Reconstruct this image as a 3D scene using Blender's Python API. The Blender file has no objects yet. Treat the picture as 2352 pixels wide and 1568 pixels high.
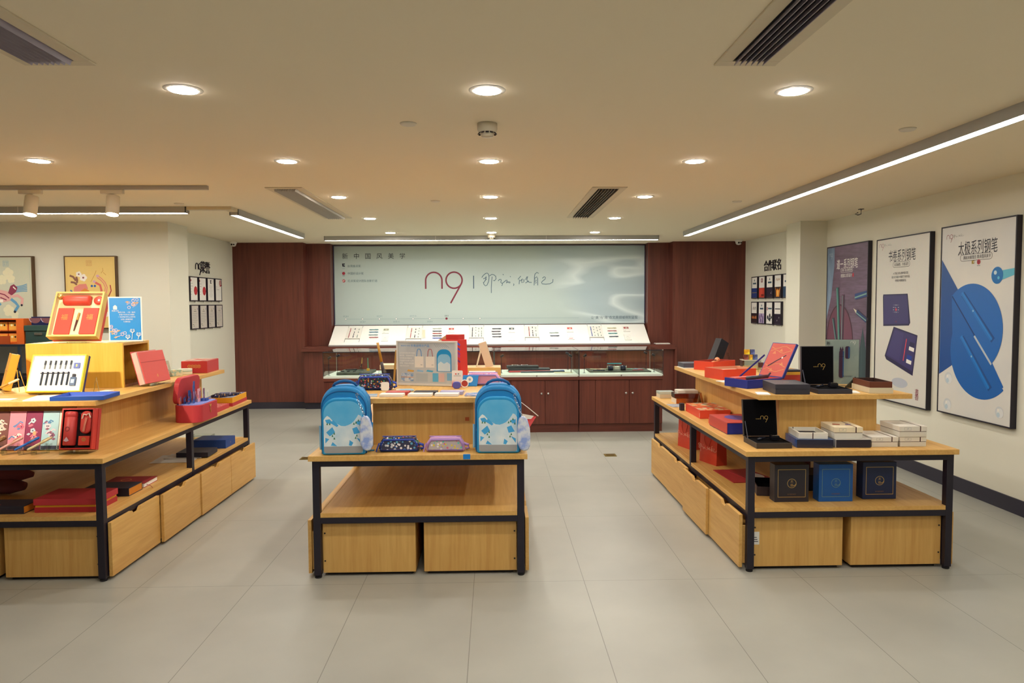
import bpy, bmesh, math, random
from mathutils import Matrix, Vector
random.seed(7)
SC = bpy.context.scene
COL = SC.collection
PI = math.pi
# ---------------------------------------------------------------- camera
def setup_camera():
    pitch, yaw, roll, f, hc = .0526, .0254, -.0053, 1640.0, 1.55
    cy, sy, cp, sp = math.cos(yaw), math.sin(yaw), math.cos(pitch), math.sin(pitch)
    fwd = Vector((sy*cp, cy*cp, -sp)); right = Vector((cy, -sy, 0)); up = right.cross(fwd)
    cr, sr = math.cos(roll), math.sin(roll)
    r2 = right*cr+up*sr; u2 = up*cr-right*sr
    cam = bpy.data.cameras.new('camera'); o = bpy.data.objects.new('camera', cam); COL.objects.link(o)
    cam.sensor_width = 36; cam.lens = 36*f/2352; cam.clip_start = .05
    m = Matrix((r2, u2, -fwd)).transposed().to_4x4(); m.translation = (0, 0, hc)
    o.matrix_world = m; SC.camera = o
setup_camera()
# ---------------------------------------------------------------- world, exposure
w = bpy.data.worlds.new('world'); SC.world = w; w.use_nodes = True
w.node_tree.nodes['Background'].inputs[0].default_value = (1, .97, .93, 1)
w.node_tree.nodes['Background'].inputs[1].default_value = .08
SC.view_settings.view_transform = 'Standard'; SC.view_settings.look = 'None'
SC.view_settings.gamma = 1; SC.view_settings.use_curve_mapping = False
SC.view_settings.exposure = 0.0
DOWNLIGHT, LED, SPOT = 285.0, 24.0, 22.0
HC = 2.474
# ---------------------------------------------------------------- helpers
def lin(c):
    if isinstance(c, str):
        c = c.lstrip('#'); c = tuple(int(c[i:i+2], 16) for i in (0, 2, 4))
    return tuple((v/255/12.92 if v/255 <= .04045 else ((v/255+.055)/1.055)**2.4) for v in c)+(1,)
def T(x, y, z): return Matrix.Translation((x, y, z))
def RX(a): return Matrix.Rotation(math.radians(a), 4, 'X')
def RY(a): return Matrix.Rotation(math.radians(a), 4, 'Y')
def RZ(a): return Matrix.Rotation(math.radians(a), 4, 'Z')
MATS = {}
def mat(col, rough=.55, metal=0, name=None, coat=0, spec=.5):
    k = (str(col), rough, metal, coat, spec)
    if k in MATS: return MATS[k]
    m = bpy.data.materials.new(name or 'paint_'+str(col).lstrip('#')); m.use_nodes = True
    n = m.node_tree.nodes; p = n['Principled BSDF']
    # faint procedural variation of tone and gloss
    tc = n.new('ShaderNodeTexCoord'); no = n.new('ShaderNodeTexNoise'); no.inputs['Scale'].default_value = 35
    mx = n.new('ShaderNodeMixRGB'); mx.blend_type = 'MULTIPLY'; mx.inputs[0].default_value = .06
    L = m.node_tree.links
    L.new(tc.outputs['Object'], no.inputs['Vector']); L.new(no.outputs['Color'], mx.inputs[2])
    mx.inputs[1].default_value = lin(col); L.new(mx.outputs[0], p.inputs['Base Color'])
    p.inputs['Roughness'].default_value = rough; p.inputs['Metallic'].default_value = metal
    p.inputs['Coat Weight'].default_value = coat; p.inputs['Specular IOR Level'].default_value = spec
    MATS[k] = m; return m
def nodemat(name):
    m = bpy.data.materials.new(name); m.use_nodes = True
    return m, m.node_tree.nodes, m.node_tree.links, m.node_tree.nodes['Principled BSDF']
def wood(name, c1, c2, grain, scale=14, rough=.45, stretch=.06, coat=0):
    """grain: axis ('x','y','z') along which the grain runs"""
    m, n, L, p = nodemat(name)
    tc = n.new('ShaderNodeTexCoord'); mp = n.new('ShaderNodeMapping')
    s = [1, 1, 1]; s['xyz'.index(grain)] = stretch; mp.inputs['Scale'].default_value = s
    a = n.new('ShaderNodeTexNoise'); a.inputs['Scale'].default_value = scale*5; a.inputs['Detail'].default_value = 5
    b = n.new('ShaderNodeTexNoise'); b.inputs['Scale'].default_value = scale*.8; b.inputs['Detail'].default_value = 2
    ad = n.new('ShaderNodeMath'); ad.operation = 'ADD'; mu = n.new('ShaderNodeMath'); mu.operation = 'MULTIPLY'; mu.inputs[1].default_value = .5
    cr = n.new('ShaderNodeValToRGB'); cr.color_ramp.elements[0].position = .36; cr.color_ramp.elements[1].position = .64
    cr.color_ramp.elements[0].color = lin(c1); cr.color_ramp.elements[1].color = lin(c2)
    L.new(tc.outputs['Object'], mp.inputs[0]); L.new(mp.outputs[0], a.inputs[0]); L.new(mp.outputs[0], b.inputs[0])
    L.new(a.outputs['Fac'], ad.inputs[0]); L.new(b.outputs['Fac'], ad.inputs[1]); L.new(ad.outputs[0], mu.inputs[0])
    L.new(mu.outputs[0], cr.inputs[0]); L.new(cr.outputs[0], p.inputs['Base Color'])
    p.inputs['Roughness'].default_value = rough; p.inputs['Coat Weight'].default_value = coat
    return m
def emit(name, col, s):
    m = bpy.data.materials.new(name); m.use_nodes = True; n = m.node_tree.nodes; n.clear()
    e = n.new('ShaderNodeEmission'); e.inputs[0].default_value = lin(col); e.inputs[1].default_value = s
    o = n.new('ShaderNodeOutputMaterial'); m.node_tree.links.new(e.outputs[0], o.inputs[0]); return m
def glass(name, tint, refl=.5, rough=.02, body=0):
    """thin clear sheet: see-through with a mirror sheen growing towards grazing angles"""
    m = bpy.data.materials.new(name); m.use_nodes = True; n = m.node_tree.nodes; L = m.node_tree.links; n.clear()
    t = n.new('ShaderNodeBsdfTransparent'); t.inputs[0].default_value = lin(tint)
    g = n.new('ShaderNodeBsdfGlossy'); g.inputs['Roughness'].default_value = rough
    fr = n.new('ShaderNodeLayerWeight'); fr.inputs[0].default_value = .5
    pw = n.new('ShaderNodeMath'); pw.operation = 'POWER'; pw.inputs[1].default_value = 4
    mr = n.new('ShaderNodeMapRange'); mr.inputs[3].default_value = .035; mr.inputs[4].default_value = refl
    L.new(fr.outputs['Facing'], pw.inputs[0]); L.new(pw.outputs[0], mr.inputs[0])
    mx = n.new('ShaderNodeMixShader'); o = n.new('ShaderNodeOutputMaterial')
    src = t.outputs[0]
    if body:
        d = n.new('ShaderNodeBsdfDiffuse'); d.inputs[0].default_value = lin(tint); m2 = n.new('ShaderNodeMixShader'); m2.inputs[0].default_value = body
        L.new(t.outputs[0], m2.inputs[1]); L.new(d.outputs[0], m2.inputs[2]); src = m2.outputs[0]
    L.new(mr.outputs[0], mx.inputs[0]); L.new(src, mx.inputs[1]); L.new(g.outputs[0], mx.inputs[2]); L.new(mx.outputs[0], o.inputs[0])
    return m
def speckle(name, base, cols, scale=40, amount=.5, rough=.4, kind='voronoi', coat=0):
    """printed fabric / paper: blobs of several colours on a ground"""
    m, n, L, p = nodemat(name)
    tc = n.new('ShaderNodeTexCoord')
    v = n.new('ShaderNodeTexVoronoi'); v.inputs['Scale'].default_value = scale
    L.new(tc.outputs['Object'], v.inputs['Vector'])
    sep = n.new('ShaderNodeSeparateColor'); L.new(v.outputs['Color'], sep.inputs[0])
    cr = n.new('ShaderNodeValToRGB'); cr.color_ramp.interpolation = 'CONSTANT'
    e = cr.color_ramp.elements
    while len(e) < len(cols): e.new(.5)
    for i, c in enumerate(cols): e[i].position = i/len(cols); e[i].color = lin(c)
    L.new(sep.outputs[0], cr.inputs[0])
    lt = n.new('ShaderNodeMath'); lt.operation = 'LESS_THAN'; lt.inputs[1].default_value = amount; L.new(v.outputs['Distance'], lt.inputs[0])
    mx = n.new('ShaderNodeMixRGB'); mx.inputs[1].default_value = lin(base)
    L.new(lt.outputs[0], mx.inputs[0]); L.new(cr.outputs[0], mx.inputs[2]); L.new(mx.outputs[0], p.inputs['Base Color'])
    p.inputs['Roughness'].default_value = rough; p.inputs['Coat Weight'].default_value = coat; return m
def cloudy(name, c1, c2, scale=6, rough=.5, lo=.4, hi=.6, stretch=(1, 1, 1), coat=0):
    m, n, L, p = nodemat(name)
    tc = n.new('ShaderNodeTexCoord'); mp = n.new('ShaderNodeMapping'); mp.inputs['Scale'].default_value = stretch
    a = n.new('ShaderNodeTexNoise'); a.inputs['Scale'].default_value = scale; a.inputs['Detail'].default_value = 4
    cr = n.new('ShaderNodeValToRGB'); cr.color_ramp.elements[0].position = lo; cr.color_ramp.elements[1].position = hi
    cr.color_ramp.elements[0].color = lin(c1); cr.color_ramp.elements[1].color = lin(c2)
    L.new(tc.outputs['Object'], mp.inputs[0]); L.new(mp.outputs[0], a.inputs[0]); L.new(a.outputs['Fac'], cr.inputs[0]); L.new(cr.outputs[0], p.inputs['Base Color'])
    p.inputs['Roughness'].default_value = rough; p.inputs['Coat Weight'].default_value = coat; return m
_TXT = {}
def glyphs(s):
    if s not in _TXT:
        cu = bpy.data.curves.new('t', 'FONT'); cu.body = s; cu.size = 1; cu.resolution_u = 2
        o = bpy.data.objects.new('t', cu); COL.objects.link(o)
        dg = bpy.context.evaluated_depsgraph_get(); me = bpy.data.meshes.new_from_object(o.evaluated_get(dg))
        _TXT[s] = ([(v.co.x, v.co.y) for v in me.vertices], [tuple(p.vertices) for p in me.polygons])
        bpy.data.objects.remove(o); bpy.data.curves.remove(cu); bpy.data.meshes.remove(me)
    return _TXT[s]
class B:
    """collects shapes into one mesh"""
    def __init__(s): s.v = []; s.f = []; s.m = []; s.mats = []; s.M = Matrix(); s.n = 0
    def add(s, vs, fs, mt, M=None):
        M = s.M @ M if M is not None else s.M
        if mt not in s.mats: s.mats.append(mt)
        k = s.mats.index(mt); o = len(s.v)
        s.v += [tuple(M @ Vector(v)) for v in vs]
        s.f += [tuple(i+o for i in f) for f in fs]; s.m += [k]*len(fs); return s
    def box(s, x0, x1, y0, y1, z0, z1, mt, M=None):
        vs = [(x, y, z) for z in (z0, z1) for y in (y0, y1) for x in (x0, x1)]
        return s.add(vs, [(0, 2, 3, 1), (4, 5, 7, 6), (0, 1, 5, 4), (2, 6, 7, 3), (0, 4, 6, 2), (1, 3, 7, 5)], mt, M)
    def bx(s, w, d, h, mt, M=None, z=0): return s.box(-w/2, w/2, -d/2, d/2, z, z+h, mt, M)
    def tray(s, w, d, h, t, floor, mt, inner=None, M=None, z=0):
        """open box with walls t thick and the inside floor at height floor"""
        inner = inner or mt; W, D, w2, d2 = w/2, d/2, w/2-t, d/2-t
        o = [(-W, -D), (W, -D), (W, D), (-W, D)]; i = [(-w2, -d2), (w2, -d2), (w2, d2), (-w2, d2)]
        vs = [(x, y, z) for x, y in o]+[(x, y, z+h) for x, y in o]+[(x, y, z+h) for x, y in i]+[(x, y, z+floor) for x, y in i]
        fo, fi = [(3, 2, 1, 0)], []
        for k in range(4):
            j = (k+1) % 4
            fo += [(k, j, 4+j, 4+k), (4+k, 4+j, 8+j, 8+k)]; fi += [(8+k, 8+j, 12+j, 12+k)]
        fi += [(12, 13, 14, 15)]
        s.add(vs, fo, mt, M); return s.add(vs, fi, inner, M)
    def prism(s, pts, y0, y1, mt, M=None):
        """outline in x,z extruded from y0 (front) to y1"""
        n = len(pts); vs = [(x, y0, z) for x, z in pts]+[(x, y1, z) for x, z in pts]
        return s.add(vs, [tuple(range(n)), tuple(range(2*n-1, n-1, -1))]+[(i, i+n, (i+1) % n+n, (i+1) % n) for i in range(n)], mt, M)
    def lay(s, y): s.n += 1; return y-1.5e-5*s.n      # each printed shape lies a hair above the one before
    def f2(s, pts, y, mt, M=None): y = s.lay(y); return s.add([(x, y, z) for x, z in pts], [tuple(range(len(pts)))], mt, M)
    def rect(s, x0, x1, z0, z1, y, mt, M=None): return s.f2([(x0, z0), (x1, z0), (x1, z1), (x0, z1)], y, mt, M)
    def disc(s, x, z, r, y, mt, n=20, rz=None, M=None):
        rz = rz or r; return s.f2([(x+r*math.cos(2*PI*i/n), z+rz*math.sin(2*PI*i/n)) for i in range(n)], y, mt, M)
    def ring(s, x, z, r, t, y, mt, n=28, M=None):
        return s.stroke([(x+r*math.cos(2*PI*i/n), z+r*math.sin(2*PI*i/n)) for i in range(n+1)], t, y, mt, M)
    def frame(s, x0, x1, z0, z1, t, y, mt, M=None):
        s.rect(x0, x1, z0, z0+t, y, mt, M); s.rect(x0, x1, z1-t, z1, y, mt, M)
        s.rect(x0, x0+t, z0+t, z1-t, y, mt, M); return s.rect(x1-t, x1, z0+t, z1-t, y, mt, M)
    def stroke(s, pts, w, y, mt, M=None):
        P = [Vector(p) for p in pts]; vs = []; n = len(P); y = s.lay(y)
        for i, p in enumerate(P):
            d = (P[min(i+1, n-1)]-P[max(i-1, 0)]); d = d.normalized() if d.length > 1e-9 else Vector((1, 0))
            if n > 3 and (P[0]-P[-1]).length < 1e-6 and i in (0, n-1): d = (P[1]-P[-2]).normalized()
            q = Vector((-d.y, d.x))*w/2
            vs += [(p.x-q.x, y, p.y-q.y), (p.x+q.x, y, p.y+q.y)]
        return s.add(vs, [(2*i, 2*i+2, 2*i+3, 2*i+1) for i in range(n-1)], mt, M)
    def txt(s, t, x, z, h, y, mt, al='c', M=None, gap=0, sx=1, vert=False):
        """writing whose capital / character height is about h, centred on z"""
        k = h/.82
        if vert or gap:
            for i, ch in enumerate(t):
                s.txt(ch, x+(0 if vert else i*gap), z-(i*(gap or h*1.15) if vert else 0), h, y, mt, 'c', M, 0, sx)
            return s
        vs, fs = glyphs(t)
        if not vs: return s
        x0 = min(v[0] for v in vs); x1 = max(v[0] for v in vs)
        y = s.lay(y); ox = {'c': (x0+x1)/2, 'l': x0, 'r': x1}[al]
        return s.add([(x+(a-ox)*k*sx, y, z+(b-.36)*k) for a, b in vs], fs, mt, M)
    def lathe(s, prof, mt, n=20, M=None):
        vs, fs = [], []
        for r, z in prof: vs += [(r*math.cos(2*PI*i/n), r*math.sin(2*PI*i/n), z) for i in range(n)]
        m = len(prof)
        for k in range(m-1):
            for i in range(n):
                j = (i+1) % n; fs.append((k*n+i, k*n+j, (k+1)*n+j, (k+1)*n+i))
        fs += [tuple(range(n-1, -1, -1)), tuple((m-1)*n+i for i in range(n))]
        return s.add(vs, fs, mt, M)
    def tube(s, pts, r, mt, n=8, M=None, close=False):
        P = [Vector(p) for p in pts]; m = len(P); vs, fs = [], []; R = r if isinstance(r, (list, tuple)) else [r]*m
        for i, p in enumerate(P):
            if close: d = P[(i+1) % m]-P[(i-1) % m]
            else: d = P[min(i+1, m-1)]-P[max(i-1, 0)]
            d.normalize(); u = d.cross(Vector((0, 0, 1)))
            if u.length < .05: u = d.cross(Vector((1, 0, 0)))
            u.normalize(); v = d.cross(u)
            vs += [tuple(p+(u*math.cos(2*PI*k/n)+v*math.sin(2*PI*k/n))*R[i]) for k in range(n)]
        for i in range(m if close else m-1):
            for k in range(n):
                a, b2 = i*n, ((i+1) % m)*n; j = (k+1) % n; fs.append((a+k, a+j, b2+j, b2+k))
        if not close: fs += [tuple(range(n-1, -1, -1)), tuple((m-1)*n+k for k in range(n))]
        return s.add(vs, fs, mt, M)
    def mesh(s, name, bevel=0, smooth=False, seg=2):
        me = bpy.data.meshes.new(name); me.from_pydata(s.v, [], s.f)
        for m in s.mats: me.materials.append(m)
        for p, k in zip(me.polygons, s.m): p.material_index = k; p.use_smooth = smooth
        bm = bmesh.new(); bm.from_mesh(me); bmesh.ops.recalc_face_normals(bm, faces=bm.faces) if s.closed() else None
        bm.to_mesh(me); bm.free(); me.update(); return me
    def closed(s): return False
def obj(name, b, parent=None, bevel=0, smooth=False, seg=2):
    o = bpy.data.objects.new(name, b.mesh(name, smooth=smooth)); COL.objects.link(o)
    if parent: o.parent = parent
    if bevel:
        md = o.modifiers.new('bevel', 'BEVEL'); md.width = bevel; md.segments = seg; md.limit_method = 'ANGLE'; md.angle_limit = math.radians(40)
    return o
def tag(o, label, cat, group=None, kind=None):
    o['label'] = label; o['category'] = cat
    if group: o['group'] = group
    if kind: o['kind'] = kind
    return o
def at(o, loc, rz=0, rx=0, ry=0):
    o.location = loc; o.rotation_euler = (math.radians(rx), math.radians(ry), math.radians(rz)); return o
def thing(name, label, cat, loc=(0, 0, 0), rz=0, group=None, rx=0, ry=0):
    o = bpy.data.objects.new(name, None); COL.objects.link(o); o.empty_display_size = .05
    at(o, loc, rz, rx, ry); return tag(o, label, cat, group)
def one(name, b, label, cat, loc=(0, 0, 0), rz=0, group=None, bevel=0, smooth=False, rx=0, ry=0, seg=2):
    return tag(at(obj(name, b, None, bevel, smooth, seg), loc, rz, rx, ry), label, cat, group)
def struct(name, b, parent=None, bevel=0):
    o = obj(name, b, parent, bevel)
    if not parent: o['kind'] = 'structure'
    return o
def copy_tree(o, parent=None):
    c = o.copy(); COL.objects.link(c)
    if parent: c.parent = parent
    for ch in list(o.children): copy_tree(ch, c)
    return c
def arch(w, h, r, n=8, squash=1):
    """outline with round upper corners, bottom at z=0, counter-clockwise from -y"""
    p = [(-w/2, 0), (w/2, 0)]
    p += [(w/2-r+r*math.cos(PI/2*i/n), h-r*squash+r*squash*math.sin(PI/2*i/n)) for i in range(n+1)]
    p += [(-w/2+r-r*math.sin(PI/2*i/n), h-r*squash+r*squash*math.cos(PI/2*i/n)) for i in range(n+1)]
    return p
def rrect(w, h, r, n=5, cx=0, cz=0):
    p = []
    for sx, sz, a in ((1, -1, -90), (1, 1, 0), (-1, 1, 90), (-1, -1, 180)):
        for i in range(n+1):
            t = math.radians(a+90*i/n); p.append((cx+sx*(w/2-r)+r*math.cos(t), cz+sz*(h/2-r)+r*math.sin(t)))
    return p
# ---------------------------------------------------------------- materials
OAK = {g: wood('oak_laminate_'+g, '#CB9A52', '#DDB267', g) for g in 'xyz'}
OAK_D = wood('oak_laminate_golden', '#DBA83C', '#E8BA50', 'z')
DARKWOOD = wood('mahogany_panel', '#562820', '#70392C', 'z', scale=9, rough=.4, stretch=.05)
DARKWOOD_X = wood('mahogany_ledge', '#562820', '#70392C', 'x', scale=9, rough=.4, stretch=.05)
BLACK = mat('#1B1626', .45, name='black_steel')
WHITE = mat('#EEECE4', .5); PAPER = mat('#F2F0EA', .7); CHROME = mat('#C9C9CC', .2, 1, 'brushed_metal')
GOLD = mat('#D9B76A', .35, .6, 'gold_foil'); INK = mat('#1C1D33', .6); GREY = mat('#8A8F93', .5)
RED = mat('#D8402C', .5); ORANGE = mat('#E0662A', .5); NAVY = mat('#1E2A66', .5); BLUE = mat('#1C4DA8', .5)
ACRYLIC = glass('clear_acrylic', '#F1F5F3'); GLASS = glass('case_glass', '#F7FBF9')
# n9 word mark and its brushed hand writing, in a unit drawing space
def logo(b, x, z, s, y, mt, wide=26):
    k = s/315.0
    f = lambda p: (x+(p[0]-443)*k, z-(p[1]-315)*k)
    pts = [(143, 450)]+[(276-133*math.cos(PI*i/16), 313-133*math.sin(PI*i/16)) for i in range(17)]+[(409, 450)]
    b.stroke([f(p) for p in pts], wide*k, y, mt)
    b.stroke([f((607+132*math.cos(2*PI*i/28), 310+132*math.sin(2*PI*i/28))) for i in range(29)], wide*k, y, mt)
    b.stroke([f((722, 375)), f((548, 685))], wide*k, y, mt)
HAND = [[(1060,270),(1085,235),(1120,205),(1150,195),(1172,215),(1180,270),(1170,340),(1145,395),(1120,405),(1095,380),(1085,345)],[(1085,290),(1110,280),(1140,262)],[(1130,250),(1125,300),(1100,345),(1085,350)],[(1105,330),(1140,290)],[(1185,245),(1225,218),(1260,225),(1290,250),(1295,290),(1270,322),(1248,318)],[(1232,255),(1222,330),(1215,430),(1215,522)],[(1405,215),(1418,230)],[(1330,325),(1350,300),(1375,298),(1380,320),(1370,350),(1395,365),(1400,385),(1385,405)],[(1390,370),(1430,340),(1465,310)],[(1475,310),(1470,345),(1462,360),(1490,340),(1500,335),(1492,360),(1515,340),(1525,345),(1515,365)],[(1525,250),(1535,262)],[(1580,370),(1588,385),(1578,405)],[(1700,248),(1655,300),(1680,310),(1672,380)],[(1690,330),(1720,300),(1735,295)],[(1715,310),(1715,355),(1750,345),(1755,300),(1735,320)],[(1780,310),(1800,260),(1815,255),(1800,310),(1830,330),(1790,355),(1775,360)],[(1800,325),(1840,350),(1880,352)],[(1925,250),(1935,215),(1965,188),(1995,205)],[(1925,250),(1920,400)],[(1925,290),(1965,258),(1978,290),(1980,400)],[(1930,310),(1960,320),(1930,345),(1960,350),(1940,370)],[(2055,285),(2085,260),(2105,268),(2100,300),(2065,325)],[(2065,325),(2042,350),(2050,375),(2110,383),(2180,375),(2225,350),(2230,300)]]
def hand(b, x, z, s, y, mt, w=9):
    k = s/315.0
    for st in HAND: b.stroke([(x+(p[0]-1640)*k, z-(p[1]-315)*k) for p in st], w*k, y, mt)
# ================================================================ SETTING
def floor_mat():
    m, n, L, p = nodemat('porcelain_floor_tiles')
    tc = n.new('ShaderNodeTexCoord'); sp = n.new('ShaderNodeSeparateXYZ'); L.new(tc.outputs['Object'], sp.inputs[0])
    def M(op, a, v):
        q = n.new('ShaderNodeMath'); q.operation = op; L.new(a, q.inputs[0]); q.inputs[1].default_value = v; return q.outputs[0]
    def joint(a, off, size, wd):
        t = M('DIVIDE', M('ADD', a, off), size)
        q = n.new('ShaderNodeMath'); q.operation = 'FLOORED_MODULO'; L.new(t, q.inputs[0]); q.inputs[1].default_value = 1
        return M('LESS_THAN', q.outputs[0], wd/size), t
    jx, tx = joint(sp.outputs[0], 40*.615+.1215, .615, .0035)
    jy, ty = joint(sp.outputs[1], 12.2-4.01, 1.21, .003)
    mx = n.new('ShaderNodeMath'); mx.operation = 'MAXIMUM'; L.new(jx, mx.inputs[0]); L.new(jy, mx.inputs[1])
    no = n.new('ShaderNodeTexNoise'); no.inputs['Scale'].default_value = 1.6; no.inputs['Detail'].default_value = 6; L.new(tc.outputs['Object'], no.inputs[0])
    cr = n.new('ShaderNodeValToRGB'); cr.color_ramp.elements[0].position = .3; cr.color_ramp.elements[1].position = .7
    cr.color_ramp.elements[0].color = lin('#9B9B93'); cr.color_ramp.elements[1].color = lin('#A8A89F'); L.new(no.outputs[0], cr.inputs[0])
    mix = n.new('ShaderNodeMixRGB'); L.new(mx.outputs[0], mix.inputs[0]); L.new(cr.outputs[0], mix.inputs[1]); mix.inputs[2].default_value = lin('#77776F')
    L.new(mix.outputs[0], p.inputs['Base Color']); p.inputs['Roughness'].default_value = .38; return m
def plaster(name, c, rough=.8):
    m = cloudy(name, c, c, 3, rough); return m
WALL = plaster('cream_wall_paint', '#E2E0D0'); CEIL = plaster('ceiling_paint', '#EBE0C6'); DADO = mat('#2A2838', .5, name='dark_baseboard')
X0, X1, YF, YA, YB = -8.0, 3.80, -3.2, 8.02, 11.15
struct('floor', B().box(X0-.2, X1+.2, YF-.2, YB+.3, -.1, 0, floor_mat()))
struct('ceiling', B().box(X0-.2, X1+.2, YF-.2, YB+.3, HC, HC+.1, CEIL))
struct('wall_right', B().box(X1, X1+.2, YF, YB+.3, 0, HC, WALL))
struct('wall_right_pillar', B().box(3.49, X1, 8.08, 8.46, 0, HC, WALL))
struct('wall_left', B().box(X0, -3.585, YA, 8.52, 0, HC, WALL))
struct('wall_left_rear', B().box(-4.06, -3.86, 8.52, YB+.3, 0, HC, WALL))
struct('wall_left_side', B().box(X0-.2, X0, YF, YA, 0, HC, WALL))
struct('wall_front', B().box(X0-.2, -6.8, YF-.2, YF, 0, HC, WALL).box(3.2, X1+.2, YF-.2, YF, 0, HC, WALL).box(-6.8, 3.2, YF-.2, YF, 2.3, HC, WALL).box(-6.8, 3.2, YF-.2, YF, 0, .1, WALL))
b = B()
for x in (-6.8, -4.8, -2.8, -.8, 1.2, 3.16): b.box(x, x+.04, YF-.12, YF-.06, .1, 2.3, BLACK)
struct('added_window', b)  # unseen shopfront window, added to bring in light from the front
pl = bpy.data.lights.new('added_daylight_portal', 'AREA'); pl.shape = 'RECTANGLE'; pl.size = 10; pl.size_y = 2.2; pl.cycles.is_portal = True
po = bpy.data.objects.new('added_daylight_portal', pl); COL.objects.link(po); po.location = (-1.8, YF-.05, 1.2); po.rotation_euler = (math.radians(90), 0, 0)  # portal across the added opening, for the world light
# wood clad rear wall: two front panels, an alcove between them
b = B()
b.box(-3.86, -2.82, 10.72, YB, .1, HC, DARKWOOD); b.box(2.70, X1, 10.72, YB, .1, HC, DARKWOOD)
b.box(-2.82, -2.47, 10.94, YB+.1, .93, HC, DARKWOOD); b.box(2.37, 2.70, 10.94, YB+.1, .93, HC, DARKWOOD)
b.box(-2.47, 2.37, 11.16, YB+.1, 0, HC, DARKWOOD)
struct('wall_back', b)
struct('wall_back_rear', B().box(-4.06, X1+.2, YB+.1, YB+.3, 0, HC, WALL))
b = B().box(-3.86, -2.82, 10.725, YB, 0, .1, DADO); struct('baseboard_back_left', b)
struct('baseboard_back_right', B().box(2.72, X1-.012, 10.725, YB, 0, .1, DADO))
struct('baseboard_right', B().box(X1-.012, X1, YF, 8.08, 0, .115, DADO, None), bevel=.002)
struct('baseboard_right_rear', B().box(X1-.012, X1, 8.46, 10.72, 0, .115, DADO))
struct('baseboard_left', B().box(X0, -3.585, YA-.012, YA, 0, .115, DADO))
# ================================================================ CEILING FITTINGS
LAMP = emit('downlight_diffuser', '#FFF7EC', DOWNLIGHT); STRIP = emit('led_strip_diffuser', '#FFF9EF', LED)
def downlight(x, y, label, first=[]):
    if first:
        t = copy_tree(first[0]); at(t, (x, y, HC)); tag(t, label, 'ceiling light', 'recessed ceiling downlights'); return t
    t = thing('recessed_downlight', label, 'ceiling light', (x, y, HC), 0, 'recessed ceiling downlights')
    obj('trim_ring', B().lathe([(.061, -.004), (.078, -.001), (.080, -.0005), (.080, 0)], WHITE, 36), t, smooth=True)
    obj('diffuser', B().lathe([(.0, -.0052), (.058, -.0052), (.0605, -.003)], LAMP, 36), t)
    first.append(t); return t
ROW = ['nearest', 'second', 'third', 'fourth', 'farthest']
for i, (cx, nm) in enumerate(((-1.323, 'left'), (-.0216, 'middle'), (1.3195, 'right'))):
    for k in range(5):
        downlight(cx, 3.1456+1.5387*k, 'round white downlight, %s of five in the %s row of ceiling lights' % (ROW[k], nm))
downlight(-2.881, 4.667, 'round white downlight above the left display table, far left of the picture')
for cx in (-1.323, -.0216, 1.3195):
    for k in (-1, -2): tag(downlight(cx, 3.1456+1.5387*k, 'x'), 'round white downlight in the ceiling out of view above the camera', 'ceiling light', 'downlights out of view above the camera')
STRIP_HI = emit('led_strip_bright', '#FFF9EF', LED*2.6)
def linear(name, label, x0, y0, x1, y1, w=.085, h=.06, em=None):
    """suspended-profile lamp lying against the ceiling from (x0,y0) to (x1,y1)"""
    dx, dy = x1-x0, y1-y0; L = math.hypot(dx, dy); a = math.degrees(math.atan2(dy, dx))
    t = thing(name, label, 'strip light', (x0, y0, HC), a)
    hs = mat('#A9A8A4', .5, name='lamp_housing')
    b = B().box(0, L, -w/2, -w/2+.008, -h, 0, hs).box(0, L, w/2-.008, w/2, -h, 0, hs).box(0, .008, -w/2, w/2, -h, 0, hs).box(L-.008, L, -w/2, w/2, -h, 0, hs)
    obj('housing', b, t, bevel=.001)
    obj('diffuser', B().box(.009, L-.009, -w/2+.0085, w/2-.0085, -h+.002, -h+.012, em or STRIP), t)
    obj('joint', B().box(L*.33, L*.33+.004, -w/2-.001, -w/2+.001, -h, 0, WHITE).box(L*.66, L*.66+.004, -w/2-.001, -w/2+.001, -h, 0, WHITE), t)
    return t
linear('linear_lamp', 'long white strip light running beside the three wall posters', 2.50, 1.2, 2.50, 9.25)
linear('linear_lamp', 'short strip light slanting back above the certificate wall at left', -2.49, 9.40, -2.49, 6.98)
linear('linear_lamp', 'strip light across the ceiling just before the large wall sign', -2.28, 9.78, 2.26, 9.78, em=STRIP_HI)
linear('linear_lamp', 'strip light along the wall with the two framed paintings', -7.4, 6.84, -2.87, 6.84, em=STRIP_HI)
b = B().box(-2.865, -2.45, 6.80, 6.88, HC-.03, HC, mat('#CFC4AA', .6)).box(-2.53, -2.45, 6.881, 6.975, HC-.03, HC, mat('#CFC4AA', .6)); struct('trim_1', b)
def vent(x0, x1, y0, y1, label, n, slat):
    t = thing('air_vent', label, 'air vent', ((x0+x1)/2, y0, HC), 0, 'ceiling air vents'); w = (x1-x0)/2; L = y1-y0
    fm = mat('#D6CBB2', .6); dk = mat('#15121C', .9)
    m = .055
    b = B().box(-w, w, 0, m, -.008, 0, fm).box(-w, w, L-m, L, -.008, 0, fm).box(-w, -w+m, m, L-m, -.008, 0, fm).box(w-m, w, m, L-m, -.008, 0, fm)
    obj('frame', b, t, bevel=.002)
    obj('dark_duct_sheet', B().box(-w+m, w-m, m, L-m, -.0015, -.0005, dk), t)  # near-black sheet paints the shade of a duct behind the louvres
    s = B(); st = (2*w-2*m)/n
    for i in range(n):
        xx = -w+m+st*(i+.5); s.box(-.0012, .0012, m, L-m, -.012, .012, slat, T(xx, 0, -.013) @ RY(25))
    obj('louvres', s, t)
SL = mat('#8F8796', .5); SL2 = mat('#A39CA8', .5)
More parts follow.
